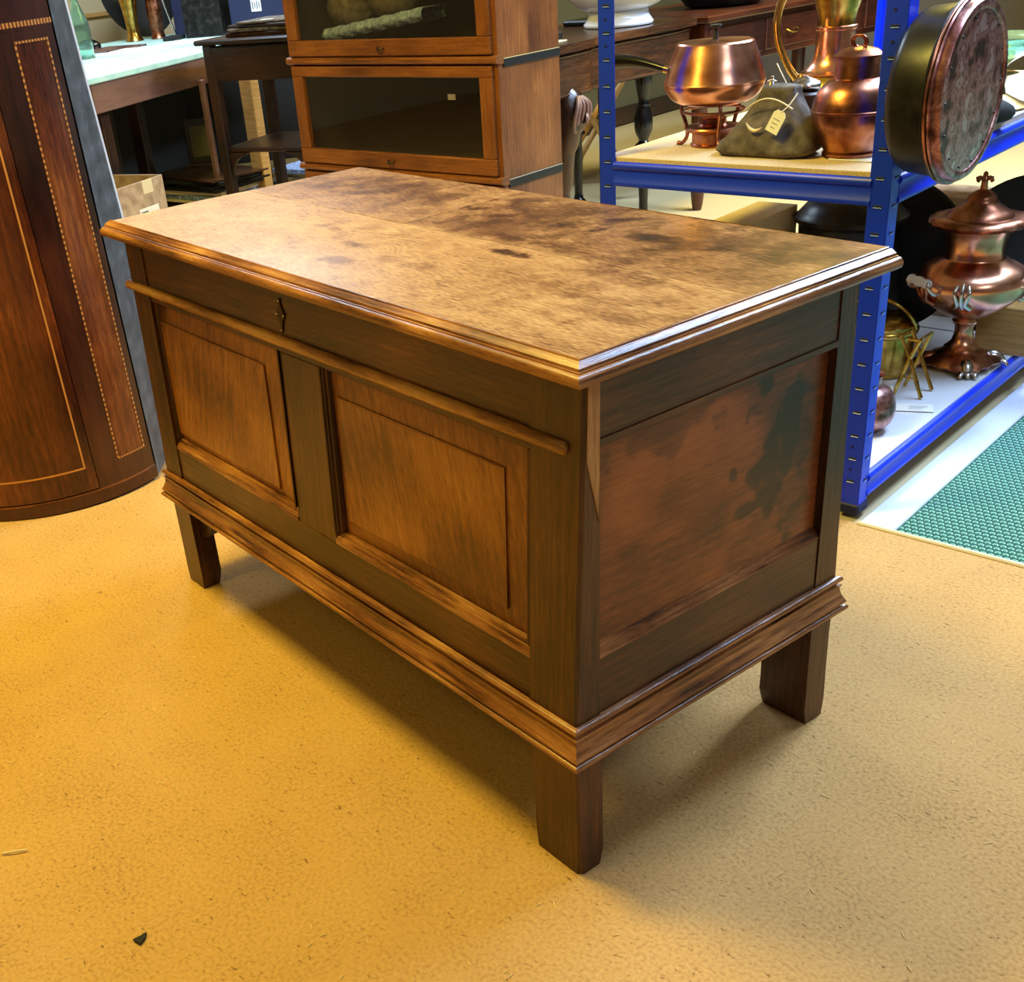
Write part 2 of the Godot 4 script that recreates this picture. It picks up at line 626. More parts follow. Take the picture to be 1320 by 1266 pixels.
	mat("cream_trim", c8(214, 196, 150), 0.5)
	mat("dark_bronze", c8(72, 54, 34), 0.4, 0.8)
	var g := mat("pane", Color(0.06, 0.07, 0.07, 0.02), 0.02)
	g.metallic_specular = 0.4
	g.transparency = BaseMaterial3D.TRANSPARENCY_ALPHA
	var b := mat("bottle_glass", Color(0.72, 0.9, 0.82, 0.05), 0.05)
	b.refraction_enabled = true
	b.refraction_scale = 0.05

# the lid's own figure: boards of fumed oak, paler to the front, with stains, a knot, ray flecks and scratches
func lid_material():
	var w := 1536
	var h := 720
	var fine := noise_bytes(w, h, 128, h, 0.30, 3, 201)
	var pore := noise_bytes(w, h, w / 6, h, 0.45, 2, 202)
	var broad := noise_bytes(w, h, w / 4, h / 4, 0.012, 4, 203)
	var bend := noise_bytes(w, h, w / 4, h / 4, 0.007, 2, 204)
	var blot := noise_bytes(w, h, w / 2, h / 2, 0.03, 4, 205)
	var r := ramp_of([[0.0, c8(38, 22, 13)], [0.22, c8(84, 52, 28)], [0.42, c8(136, 96, 60)], [0.60, c8(178, 137, 93)], [0.8, c8(202, 164, 118)], [1.0, c8(222, 186, 142)]])
	var d := PackedByteArray()
	d.resize(w * h * 3)
	var hb := PackedByteArray()
	hb.resize(w * h)
	# stains in metres on the lid: x, z, half length, half width, depth
	var stains := [[0.204, 0.008, 0.034, 0.008, 0.42], [0.08, -0.10, 0.10, 0.05, 0.10], [0.06, -0.19, 0.10, 0.05, 0.12], [0.33, -0.15, 0.08, 0.015, 0.16], [0.27, -0.05, 0.10, 0.010, 0.14],
		[-0.20, 0.06, 0.03, 0.008, 0.2], [-0.06, 0.10, 0.03, 0.01, 0.2], [0.40, 0.0, 0.06, 0.02, 0.16], [0.45, -0.2, 0.14, 0.06, 0.14], [-0.33, -0.18, 0.16, 0.05, 0.12], [0.0, 0.17, 0.03, 0.012, 0.14], [0.12, 0.13, 0.05, 0.012, 0.12], [0.5, 0.1, 0.08, 0.05, 0.08]]
	for y in h:
		var z := (y + 0.5) / h * 0.58 - 0.29
		for x in w:
			var i := y * w + x
			var px := (x + 0.5) / w * 1.24 - 0.62
			var ph := z * 150.0 + (bend[i] - 128) * 0.11 + px * 3.0
			var t := 0.58 + (fine[i] - 127) * 0.0013 + (pore[i] - 127) * 0.0015 + (broad[i] - 127) * 0.0006 + sin(ph) * 0.045 * smoothstep(-40.0, 90.0, broad[i] - 127.0)
			t += (blot[i] - 127) * 0.0006
			var cz := z - 0.045 - (bend[i] - 128) * 0.00035   # the front board's cathedral figure
			t += sin(px * 70.0 + cz * cz * 9000.0) * 0.055 * smoothstep(-0.01, 0.02, z) * smoothstep(0.15, 0.08, z) * smoothstep(0.35, 0.1, absf(px + 0.15))
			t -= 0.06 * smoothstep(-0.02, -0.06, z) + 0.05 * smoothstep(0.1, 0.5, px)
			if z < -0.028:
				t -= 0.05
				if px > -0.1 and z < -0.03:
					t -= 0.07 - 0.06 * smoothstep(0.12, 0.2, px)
			hb[i] = int(clampf(t, 0, 1) * 255)
			var k := int(clampf(t, 0, 1) * 255)
			d[i * 3] = k
	for s in stains:
		var x0 := int((s[0] - s[2] * 2 + 0.62) / 1.24 * w)
		var x1 := int((s[0] + s[2] * 2 + 0.62) / 1.24 * w)
		var y0 := int((s[1] - s[3] * 2 + 0.29) / 0.58 * h)
		var y1 := int((s[1] + s[3] * 2 + 0.29) / 0.58 * h)
		for y in range(maxi(y0, 0), mini(y1, h)):
			for x in range(maxi(x0, 0), mini(x1, w)):
				var i := y * w + x
				var e := Vector2(((x + 0.5) / w * 1.24 - 0.62 - s[0]) / s[2], ((y + 0.5) / h * 0.58 - 0.29 - s[1]) / s[3]).length()
				var k: float = (1.0 - smoothstep(0.2, 1.9, e + (blot[i] - 127) * 0.010)) * s[4]
				d[i * 3] = int(maxf(0.0, d[i * 3] - k * 255.0))
	rng.seed = 77
	for s in 1500:                                    # pores, flecks and old scratches
		var x := rng.randi_range(2, w - 40)
		var y := rng.randi_range(2, h - 3)
		var right := float(x) / w > 0.55 and float(y) / h < 0.5
		var l := rng.randi_range(3, 16)
		var dk := rng.randi_range(-60, -16)
		if right and s % 2 == 0:
			dk = rng.randi_range(14, 34)
		for k in l:
			var yy := y + int(k * rng.randf_range(-0.08, 0.08))
			var i := clampi(yy, 0, h - 1) * w + mini(x + k, w - 1)
			d[i * 3] = clampi(d[i * 3] + dk, 0, 255)
	for i in w * h:
		var c := r[d[i * 3]]
		d[i * 3] = int(c.r * 255)
		d[i * 3 + 1] = int(c.g * 255)
		d[i * 3 + 2] = int(c.b * 255)
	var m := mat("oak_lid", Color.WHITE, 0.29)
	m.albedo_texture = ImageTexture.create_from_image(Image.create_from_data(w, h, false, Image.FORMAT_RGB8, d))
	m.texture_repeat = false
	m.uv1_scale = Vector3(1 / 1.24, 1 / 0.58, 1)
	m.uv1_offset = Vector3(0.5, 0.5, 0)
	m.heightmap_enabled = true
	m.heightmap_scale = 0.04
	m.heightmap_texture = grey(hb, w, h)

# the coffer's end panel: red-brown oak with a black stain running down it
func side_panel_material():
	var w := 768
	var h := 512
	var t := layered(w, h, [[48, h, 0.09, 3, 231, 0.25], [w / 8, h, 0.28, 2, 232, 0.25], [w / 4, h / 4, 0.014, 3, 233, 0.6]])
	var b := noise_bytes(w, h, w / 2, h / 2, 0.02, 4, 234)
	# metres: along (towards the back), up
	var stains := [[0.097, 0.500, 0.024, 0.070, 0.42], [0.143, 0.512, 0.018, 0.080, 0.46], [0.115, 0.436, 0.036, 0.016, 0.46], [0.06, 0.426, 0.035, 0.008, 0.5], [0.03, 0.49, 0.006, 0.008, 0.4], [0.17, 0.47, 0.02, 0.06, 0.25], [-0.10, 0.585, 0.05, 0.02, 0.25]]
	for y in h:
		for x in w:
			var i := y * w + x
			var a := (x + 0.5) / w * 0.48 - 0.24
			var u := 0.64 - (y + 0.5) / h * 0.32
			var k := 0.0
			for s in stains:
				var e := Vector2((a - s[0]) / s[2], (u - s[1]) / s[3]).length() + (b[i] - 127) * 0.012
				if e < 1.4:
					k = maxf(k, (1.0 - smoothstep(0.5, 1.4, e)) * s[4])
			t[i] = int(maxf(0.0, t[i] - k * 255 * 0.9))
	var m := mat("oak_end_panel", Color.WHITE, 0.36)
	m.albedo_texture = ImageTexture.create_from_image(colored(t, w, h, [[0.0, c8(34, 21, 14)], [0.2, c8(62, 33, 17)], [0.45, c8(108, 56, 26)], [0.65, c8(142, 76, 36)], [0.95, c8(168, 98, 50)]]))
	m.texture_repeat = false
	m.uv1_scale = Vector3(1 / 0.48, 1 / 0.32, 1)

func carpet_material():
	var s := 1024
	var a := noise_bytes(s, s, s, s, 0.16, 3, 301)
	var b := noise_bytes(s, s, 256, 256, 0.02, 3, 302)
	var t := PackedByteArray()
	t.resize(s * s)
	for i in s * s:
		t[i] = clampi(128 + int((a[i] - 127) * 0.6 + (b[i] - 127) * 0.16), 0, 255)
	rng.seed = 5
	for k in 6500:                                   # dark and pale tufts
		var x := rng.randi_range(2, s - 12)
		var y := rng.randi_range(2, s - 6)
		var l := rng.randi_range(2, 5) if k % 4 else rng.randi_range(5, 11)
		var sl := rng.randf_range(-0.8, 0.2)
		var dv := rng.randi_range(-80, -24) if k % 3 else rng.randi_range(16, 46)
		for j in l:
			for th in (2 if k % 4 == 0 else 1):
				var i := (y + int(j * sl) + th + s) % s * s + (x + j) % s
				t[i] = clampi(t[i] + dv, 0, 255)
	var m := mat("mustard_carpet", Color.WHITE, 0.95)
	m.albedo_texture = ImageTexture.create_from_image(colored(t, s, s, [[0.0, c8(92, 62, 34)], [0.28, c8(172, 130, 74)], [0.5, c8(194, 150, 88)], [0.75, c8(203, 160, 98)], [1.0, c8(232, 196, 132)]]))
	m.uv1_triplanar = true
	m.uv1_world_triplanar = true
	m.uv1_scale = Vector3.ONE / 0.9
	m.heightmap_enabled = true
	m.heightmap_scale = 0.11
	m.heightmap_texture = grey(a, s, s)

# green carpet woven with rows of small pale arcs
func green_material():
	var s := 256
	var im := Image.create(s, s, false, Image.FORMAT_RGB8)
	im.fill(c8(34, 84, 70))
	for cy in 8:
		for cx in 8:
			var ox := cx * 32 + (16 if cy % 2 else 0)
			var oy := cy * 32
			for y in 32:
				for x in 32:
					var p := Vector2(x - 16, y - 17)
					var q := absf(p.length() - 9.5)
					if (q < 2.9 and p.y < 6) or (p.length() < 3.4):
						im.set_pixel((ox + x) % s, (oy + y) % s, c8(150, 206, 182).lerp(c8(110, 170, 148), q / 6.0))
					elif p.y > 11 and absf(p.x) > 6:
						im.set_pixel((ox + x) % s, (oy + y) % s, c8(18, 52, 44))
	var m := mat("green_carpet", Color.WHITE, 0.92)
	m.albedo_texture = ImageTexture.create_from_image(im)
	m.uv1_triplanar = true
	m.uv1_scale = Vector3.ONE / 0.115

# ---------------------------------------------------------------- the room
func slab(c, s, ch := 0.0005) -> MB:
	var mb := MB.new()
	mb.box(c, s, ch)
	return mb

func build_room():
	struct("floor", slab(Vector3(-0.95, -0.06, -1.5), Vector3(9.1, 0.1, 10.4)), M.vinyl)
	struct("ceiling", slab(Vector3(-0.95, 2.82, -1.5), Vector3(9.1, 0.12, 10.4)), M.ceiling_paint)
	struct("wall_left", slab(Vector3(-5.42, 1.4, -1.5), Vector3(0.14, 2.9, 10.4)), M.cream_wall)
	struct("wall_right", slab(Vector3(3.55, 1.4, -1.5), Vector3(0.14, 2.9, 10.4)), M.shop_wall)
	struct("wall_back", slab(Vector3(-0.95, 1.4, -6.75), Vector3(9.1, 2.9, 0.14)), M.shop_wall)
	struct("wall_front", slab(Vector3(-0.95, 1.4, 3.75), Vector3(9.1, 2.9, 0.14)), M.shop_wall)
	struct("wall_alcove", slab(Vector3(-4.24, 1.4, -5.4), Vector3(2.18, 2.78, 2.55)), M.olive_wall)
	struct("baseboard_alcove", slab(Vector3(-3.14, 0.05, -5.4), Vector3(0.02, 0.10, 2.55), 0.003), M.dark_stain)
	struct("trim_left", slab(Vector3(-5.34, 0.90, -2.5), Vector3(0.02, 0.025, 3.0), 0.004), M.pine)
	solo("carpet", slab(Vector3(-0.93, -0.004, 1.435), Vector3(8.78, 0.008, 4.45), 0.002), M.mustard_carpet, "mustard yellow carpet under the oak coffer", "carpet", Vector3.ZERO, TH)
	solo("carpet_runner", slab(Vector3(1.37, -0.003, -3.2), Vector3(1.83, 0.012, 4.82), 0.003), M.green_carpet, "green carpet woven with rows of small pale arcs beside the blue shelving", "carpet", Vector3.ZERO, TH)
	solo("floor_strip", slab(Vector3(0.418, -0.0035, -3.2), Vector3(0.072, 0.013, 4.82), 0.003), M.strip_white, "white painted floor strip between blue shelving and green carpet", "strip", Vector3.ZERO, TH)
	solo("carpet_trim", slab(Vector3(1.33, 0.001, -0.79), Vector3(1.9, 0.008, 0.012), 0.003), M.cream_trim, "thin cream edging where green carpet meets mustard carpet", "edging", Vector3.ZERO, TH)

# ---------------------------------------------------------------- the oak coffer
const CE := 0.58                    # half length of the carcass
const CF := 0.264                   # half depth

# the old carcass is a little out of square: it draws in towards the lid
func rack(p: Vector3) -> Vector3:
	var k = clampf((p.y - 0.25) / 0.437, 0.0, 1.1)
	if k <= 0.0:
		return p
	var a = clampf((p.x + CE) / (2 * CE), 0, 1)
	var b = clampf((p.z + CF) / (2 * CF), 0, 1)
	var front = Vector2(-0.018, -0.018).lerp(Vector2(0.003, -0.025), a)
	var rear = Vector2(-0.012, 0.012).lerp(Vector2(0.004, 0.014), a)
	var d = rear.lerp(front, b) * k
	d.y = (front.y * clampf((p.z - 0.21) / 0.05, 0, 1) + rear.y * clampf((-p.z - 0.21) / 0.05, 0, 1)) * k
	return p + Vector3(d.x, 0, d.y)

func racked(grain := Vector3(1, 0, 0)) -> MB:
	var mb = MB.new()
	mb.grain = grain
	mb.off = Vector2(rng.randf() * 3.0, rng.randf() * 3.0)
	mb.warp = rack
	return mb

func lid_skew(p: Vector3) -> Vector3:
	var b = clampf(-p.z / 0.28, 0, 1)
	return p + Vector3(0, 0, -0.010 * b)

# board filling a rectangle in the plane of the front: raised field inside a sloping margin
func fielded(mb: MB, x0, x1, y0, y1, fx0, fx1, fy0, fy1, zin, zedge, zfield):
	var o = [Vector3(x0, y0, zin), Vector3(x1, y0, zin), Vector3(x1, y1, zin), Vector3(x0, y1, zin)]
	var e = [Vector3(fx0, fy0, zedge), Vector3(fx1, fy0, zedge), Vector3(fx1, fy1, zedge), Vector3(fx0, fy1, zedge)]
	var f = []
	for p in e:
		f.append(Vector3(p.x, p.y, zfield - 0.0008))
	var g = []
	var cx: float = (fx0 + fx1) / 2
	var cy: float = (fy0 + fy1) / 2
	for p in e:
		g.append(Vector3(p.x - signf(p.x - cx) * 0.002, p.y - signf(p.y - cy) * 0.002, zfield))
	for i in 4:
		var k = (i + 1) % 4
		mb.poly([o[i], o[k], e[k], e[i]], Vector3(0, 0, 1))
		var od = (o[i] + o[k]) / 2 - Vector3(cx, cy, zin)
		mb.poly([e[i], e[k], f[k], f[i]], od)
		mb.poly([f[i], f[k], g[k], g[i]], od + Vector3(0, 0, 0.1))
	mb.poly(g, Vector3(0, 0, 1))
	mb.poly([Vector3(x0, y0, zin - 0.008), Vector3(x1, y0, zin - 0.008), Vector3(x1, y1, zin - 0.008), Vector3(x0, y1, zin - 0.008)], Vector3(0, 0, -1))

func build_chest():
	rng.seed = 9
	var c = thing("oak_coffer", "old panelled oak coffer with a moulded lid standing on the mustard carpet", "chest")
	var dark = M.oak_dark
	# --- lid: three boards and a moulded edge
	var bx = 0.6163
	var bz = 0.279
	var fi = 0.0235                                 # width of the moulded edge
	var top = 0.727
	var bot = 0.7015
	for b in [[-bx + 0.004, bx - fi, -0.0252, bz - fi], [-bx + 0.004, -0.1010, -bz, -0.0266], [-0.0994, bx - fi, -bz, -0.0266]]:
		var mb = MB.new()
		mb.warp = lid_skew
		var nx = 24
		var g = []
		for i in 9:
			var row = []
			for j in nx + 1:
				var x = lerpf(b[0], b[1], float(j) / nx)
				var z = lerpf(b[2], b[3], float(i) / 8)
				row.append(Vector3(x, top + 0.0006 * sin(x * 9.0 + z * 14.0) - 0.0008 * smoothstep(0.0, 1.0, absf(z - (b[2] + b[3]) / 2) / (b[3] - b[2]) * 2), z))
			g.append(row)
		mb.sheet(g)
		var lo = [Vector3(b[0], bot, b[2]), Vector3(b[1], bot, b[2]), Vector3(b[1], bot, b[3]), Vector3(b[0], bot, b[3])]
		mb.poly(lo, Vector3.DOWN)
		var hi = [g[0][0], g[0][nx], g[8][nx], g[8][0]]
		for i in 4:
			var k = (i + 1) % 4
			mb.poly([lo[i], lo[k], hi[k], hi[i]], (lo[i] + lo[k]) / 2 - (lo[0] + lo[2]) / 2)
		for i in mb.t.size():                        # the lid's picture lies flat over all its boards
			mb.t[i] = Vector2(mb.v[i].x, mb.v[i].z)
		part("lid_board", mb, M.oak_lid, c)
	# from the field outwards and down: bead, groove, slope, step, fillet, round nose, underside
	var prof = [Vector2(-fi, top), Vector2(-fi + 0.0012, top - 0.0005), Vector2(-fi + 0.0022, top - 0.0026), Vector2(-fi + 0.0034, top - 0.0022), Vector2(-fi + 0.0042, top - 0.0014),
		Vector2(-fi + 0.0122, top - 0.0062), Vector2(-fi + 0.0126, top - 0.0088), Vector2(-fi + 0.0160, top - 0.0090)]
	for p in arc(-0.0078, 0.7090, 0.0078, 88, -90, 9):
		prof.append(p)
	prof.append(Vector2(-0.05, bot - 0.0002))
	prof.reverse()
	var mm = M.oak_mould
	var F = MB.new()
	F.warp = lid_skew
	F.moulding(prof, Vector3(-bx, 0, bz), Vector3(bx, 0, bz), Vector3(0, 0, 1), 0.0, 1.0)
	F.fan(prof.map(func(p): return Vector3(-bx, p.y, bz + p.x)), Vector3.LEFT)
	part("lid_moulding", F, mm, c)
	var S = MB.new()
	S.warp = lid_skew
	S.moulding(prof, Vector3(bx, 0, bz), Vector3(bx, 0, -bz), Vector3(1, 0, 0), -1.0, 0.0)
	S.fan(prof.map(func(p): return Vector3(bx + p.x, p.y, -bz)), Vector3(0, 0, -1))
	part("lid_moulding", S, mm, c)
	# --- corner posts running down to the feet
	for sx in [-1, 1]:
		for sz in [-1, 1]:
			var mb = racked(Vector3(0, 1, 0))
			var w = 0.085 if sx > 0 else 0.070
			var dd = 0.042 if sz > 0 else 0.050
			post(mb, sx, sz, w, dd)
			part("corner_post", mb, dark, c)
	# --- front: rails, muntin, panels
	var tr = racked()
	tr.box(Vector3(-0.0125, 0.646, 0.246), Vector3(1.015, 0.110, 0.032), 0.0015)
	part("top_rail", tr, dark, c)
	var br = racked()
	br.box(Vector3(-0.0125, 0.257, 0.246), Vector3(1.015, 0.104, 0.032), 0.001)
	part("bottom_rail", br, dark, c)
	var mu = racked(Vector3(0, 1, 0))
	mu.box(Vector3(-0.012, 0.4495, 0.2455), Vector3(0.112, 0.283, 0.031), 0.001)
	part("muntin", mu, dark, c)
	var lp = racked(Vector3(0.25, 0.97, 0))
	fielded(lp, -0.522, -0.066, 0.308, 0.593, -0.510, -0.138, 0.338, 0.552, 0.2435, 0.2470, 0.2505)
	var fp = part("front_panel", lp, M.oak_panel, c)
	worn_lit_edges(fp, -0.510, -0.138, 0.338, 0.552)
	var rp = racked(Vector3(-0.2, 0.98, 0))
	fielded(rp, 0.042, 0.497, 0.308, 0.593, 0.071, 0.437, 0.351, 0.549, 0.2435, 0.2470, 0.2505)
	fp = part("front_panel", rp, M.oak_panel, c)
	worn_lit_edges(fp, 0.071, 0.437, 0.351, 0.549)
	# mouldings run round the panels: a sloping ledge below, reeded strips up the sides
	var ledge = [Vector2(0.0008, 0.0), Vector2(0.0002, 0.006), Vector2(-0.004, 0.011), Vector2(-0.006, 0.0115), Vector2(-0.010, 0.0165), Vector2(-0.016, 0.018)]
	for b in [[-0.520, -0.068], [0.044, 0.495]]:
		var mb = racked()
		mb.moulding(ledge, Vector3(b[0], 0.309, 0.262), Vector3(b[1], 0.309, 0.262), Vector3(0, 0, 1))
		part("panel_moulding", mb, M.oak_mould, c)
	var reed = [Vector2(0.0015, 0.0), Vector2(0.0025, 0.002), Vector2(0.0015, 0.004), Vector2(-0.001, 0.0045), Vector2(0.0005, 0.0065), Vector2(-0.001, 0.0085), Vector2(-0.005, 0.009), Vector2(-0.0065, 0.012), Vector2(-0.0175, 0.0145)]
	for b in [[-0.520, 1.0], [-0.068, -1.0], [0.044, 1.0], [0.495, -1.0]]:
		var mb = racked()
		mb.moulding(reed, Vector3(b[0], 0.327, 0.262), Vector3(b[0], 0.592, 0.262), Vector3(0, 0, 1), 0, 0, Vector3(b[1], 0, 0))
		part("panel_moulding", mb, dark, c)
	var bead = racked()
	var pts = []
	var rad = []
	for i in 53:
		var u = clampf((i - 2) / 48.0, 0, 1)
		var e = -0.004 if i == 0 else -0.0025 if i == 1 else 0.0025 if i == 51 else 0.004 if i == 52 else 0.0
		pts.append(Vector3(lerpf(-0.588, 0.552, u) + e, 0.611, 0.2645))
		rad.append(0.0084 * (0.45 if absf(e) > 0.003 else 0.82 if absf(e) > 0.0 else 1.0 + 0.03 * sin(i * 1.7)))
	bead.tube(pts, rad, 12)
	part("bead_moulding", bead, M.oak_pale, c)
	# --- ends
	for sx in [1, -1]:
		var a = racked(Vector3(0, 0, 1))
		a.box(Vector3(sx * 0.563, 0.656, 0.004), Vector3(0.030, 0.090, 0.436), 0.001)
		part("top_rail", a, dark, c)
		var am = racked(Vector3(0, 0, 1))
		am.moulding([Vector2(-0.014, 0.0), Vector2(-0.010, 0.0005), Vector2(-0.006, 0.004), Vector2(0.0008, 0.0075), Vector2(0.0022, 0.0085), Vector2(0.0022, 0.0165), Vector2(-0.0002, 0.0175)], Vector3(sx * 0.578, 0.604, 0.222), Vector3(sx * 0.578, 0.604, -0.214), Vector3(sx, 0, 0))
		part("panel_moulding", am, dark, c)
		var b = racked(Vector3(0, 0, 1))
		b.box(Vector3(sx * 0.563, 0.267, 0.004), Vector3(0.030, 0.124, 0.436), 0.001)
		part("bottom_rail", b, dark, c)
		var bm = racked(Vector3(0, 0, 1))
		bm.moulding([Vector2(0.0002, 0.0), Vector2(0.0002, 0.001), Vector2(-0.011, 0.0165), Vector2(-0.012, 0.0185)], Vector3(sx * 0.578, 0.329, 0.222), Vector3(sx * 0.578, 0.329, -0.214), Vector3(sx, 0, 0))
		part("panel_moulding", bm, M.oak_mould, c)
		var p = racked(Vector3(0, 0, -1))
		p.off = Vector2.ZERO
		p.box(Vector3(sx * 0.562, 0.476, 0.004), Vector3(0.010, 0.290, 0.440), 0.0005)
		for i in p.t.size():
			p.t[i] = Vector2(0.5 - p.v[i].z / 0.48, (0.64 - p.v[i].y) / 0.32) * Vector2(0.48, 0.32)
		part("end_panel", p, M.oak_end_panel, c, "red-brown end panel with black stain" if sx > 0 else "")
	var sl = racked(Vector3(0, 1, 0))
	var so = [Vector3(0.5795, 0.690, 0.224), Vector3(0.5795, 0.690, 0.259), Vector3(0.5795, 0.60, 0.257), Vector3(0.5795, 0.535, 0.231), Vector3(0.5795, 0.52, 0.2255)]
	var si = []
	for q in so:
		si.append(q + Vector3(0.0016, 0, 0))
	sl.fan(si, Vector3(1, 0, 0))
	for i in so.size():
		var k = (i + 1) % so.size()
		sl.poly([so[i], so[k], si[k], si[i]], (so[i] + so[k]) / 2 - Vector3(0.58, 0.6, 0.238))
	part("repair_strip", sl, M.oak_pale, c, "pale strip of newer wood")
	# --- back, bottom
	var bk = racked()
	bk.box(Vector3(0, 0.45, -0.25), Vector3(1.03, 0.46, 0.018), 0.001)
	part("back_board", bk, dark, c)
	var bb = MB.new()
	bb.box(Vector3(0, 0.225, 0), Vector3(1.09, 0.016, 0.46), 0.001)
	part("bottom_board", bb, M.dark_stain, c)
	# --- plinth moulding round the foot of the carcass, mitred at the corners
	var pl = [Vector2(-0.014, 0.190), Vector2(0.0112, 0.190)]
	pl.append_array(arc(0.0110, 0.1945, 0.0044, -80, 80, 6))
	pl.append_array([Vector2(0.0078, 0.1992), Vector2(0.0078, 0.2026), Vector2(0.0122, 0.2028), Vector2(0.0126, 0.2056), Vector2(0.0098, 0.2100), Vector2(0.0070, 0.2160), Vector2(0.0050, 0.2230), Vector2(0.0042, 0.2305), Vector2(0.0064, 0.2310), Vector2(0.0066, 0.2338), Vector2(0.0018, 0.2342), Vector2(0.0018, 0.2382)])
	pl.append_array(arc(0.0030, 0.2426, 0.0044, -75, 85, 6))
	pl.append(Vector2(-0.002, 0.2476))
	for e in [[Vector3(-CE, 0, CF), Vector3(CE, 0, CF), Vector3(0, 0, 1), -1.0, 1.0], [Vector3(CE, 0, CF), Vector3(CE, 0, -CF), Vector3(1, 0, 0), -1.0, 1.0], [Vector3(-CE, 0, -CF), Vector3(-CE, 0, CF), Vector3(-1, 0, 0), -1.0, 1.0]]:
		var mb = MB.new()
		mb.off = Vector2(rng.randf(), rng.randf())
		mb.moulding(pl, e[0], e[1], e[2], e[3], e[4])
		part("plinth_moulding", mb, M.oak_mould, c)
	# --- spandrel brackets beside the front feet
	for sx in [1, -1]:
		var o = [Vector2(0, 0.192), Vector2(0, 0.116), Vector2(0.012, 0.118), Vector2(0.030, 0.128), Vector2(0.044, 0.146), Vector2(0.058, 0.156), Vector2(0.076, 0.162), Vector2(0.090, 0.176), Vector2(0.096, 0.192)]
		var q = []
		for p in o:
			q.append(Vector2(sx * (0.496 - p.x) - (0.012 if sx < 0 else 0.0) * sx * -1.0, p.y))
		var mb = MB.new()
		mb.prism(q, 0.009, Transform3D(Basis(), Vector3(0, 0, 0.236)))
		part("bracket", mb, dark, c)
	# --- lozenge escutcheon with four pins
	var es = racked()
	var oz = []
	for p in [Vector2(0, 0.025), Vector2(0.004, 0.012), Vector2(0.0125, 0.0), Vector2(0.004, -0.012), Vector2(0, -0.028), Vector2(-0.004, -0.012), Vector2(-0.0125, 0.0), Vector2(-0.004, 0.012)]:
		oz.append(p)
	es.prism(oz, 0.0009, Transform3D(Basis(), Vector3(-0.047, 0.652, 0.2632)))
	var ep = part("escutcheon", es, M.dark_bronze, c, "dark lozenge key escutcheon")
	var pins = racked()
	for p in [Vector2(0, 0.021), Vector2(0.0095, 0.0), Vector2(0, -0.023), Vector2(-0.0095, 0.0)]:
		pins.lathe([Vector2(0.0022, 0), Vector2(0.0018, 0.0012), Vector2(0.0, 0.0018)], 8, Transform3D(Basis(Vector3.RIGHT, PI / 2), Vector3(-0.047 + p.x, 0.652 + p.y, 0.2640)))
	part("pin", pins, M.silver, ep)
	var key = racked()
	key.box(Vector3(-0.047, 0.651, 0.2638), Vector3(0.003, 0.010, 0.0012), 0.0003)
	part("keyhole", key, M.black, ep)

# the rubbed arris round a raised field, its highlight put into the pale colour
func worn_lit_edges(panel, x0, x1, y0, y1):
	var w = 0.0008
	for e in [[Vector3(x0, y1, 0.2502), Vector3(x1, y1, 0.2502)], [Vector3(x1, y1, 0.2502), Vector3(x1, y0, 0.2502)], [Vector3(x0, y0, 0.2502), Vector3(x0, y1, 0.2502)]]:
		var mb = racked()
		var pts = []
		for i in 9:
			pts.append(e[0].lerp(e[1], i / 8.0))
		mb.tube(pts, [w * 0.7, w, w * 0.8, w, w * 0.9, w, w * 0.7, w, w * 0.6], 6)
		part("worn_lit_arris", mb, M.oak_pale, panel)

# one corner post: square above, worn and rounded at the foot
func post(mb: MB, sx, sz, w, dd):
	var rings = []
	var hs = [0.0, 0.006, 0.018, 0.030, 0.05, 0.09, 0.15, 0.20, 0.26, 0.33, 0.40, 0.47, 0.54, 0.61, 0.69]
	var fr = RandomNumberGenerator.new()
	fr.seed = 40 + int(sx) * 3 + int(sz)
	for y in hs:
		var inx: float = sx * (CE - w)
		var inz: float = sz * (CF - dd)
		var ox: float = sx * CE
		var oz: float = sz * CF
		var ch = 0.0045 if y > 0.26 else 0.003
		if y < 0.03:                                 # worn toes
			var k = (0.03 - y) / 0.03
			ch += 0.004 * k
			inz -= -sz * 0.006 * k * k
			inx += sx * 0.003 * k
		if y < 0.19 and y > 0.02:
			ch += fr.randf() * 0.0022
			inz += -sz * fr.randf() * 0.002
		var pts = [Vector3(inx, y, oz), Vector3(ox - sx * ch, y, oz), Vector3(ox, y, oz - sz * ch), Vector3(ox, y, inz), Vector3(inx, y, inz)]
		rings.append(pts)
	for i in hs.size() - 1:
		for k in 5:
			var l = (k + 1) % 5
			var a: Vector3 = rings[i][k]
			var b: Vector3 = rings[i][l]
			var c: Vector3 = rings[i + 1][l]
			var d: Vector3 = rings[i + 1][k]
			var mid = (a + b) / 2
			var out = mid - Vector3(sx * (CE - w / 2), mid.y, sz * (CF - dd / 2))
			if k == 1:
				out = Vector3(sx, 0, sz)
			mb.poly([a, b, c, d], out)
	mb.fan(rings[0], Vector3.DOWN)
	mb.fan(rings[hs.size() - 1], Vector3.UP)

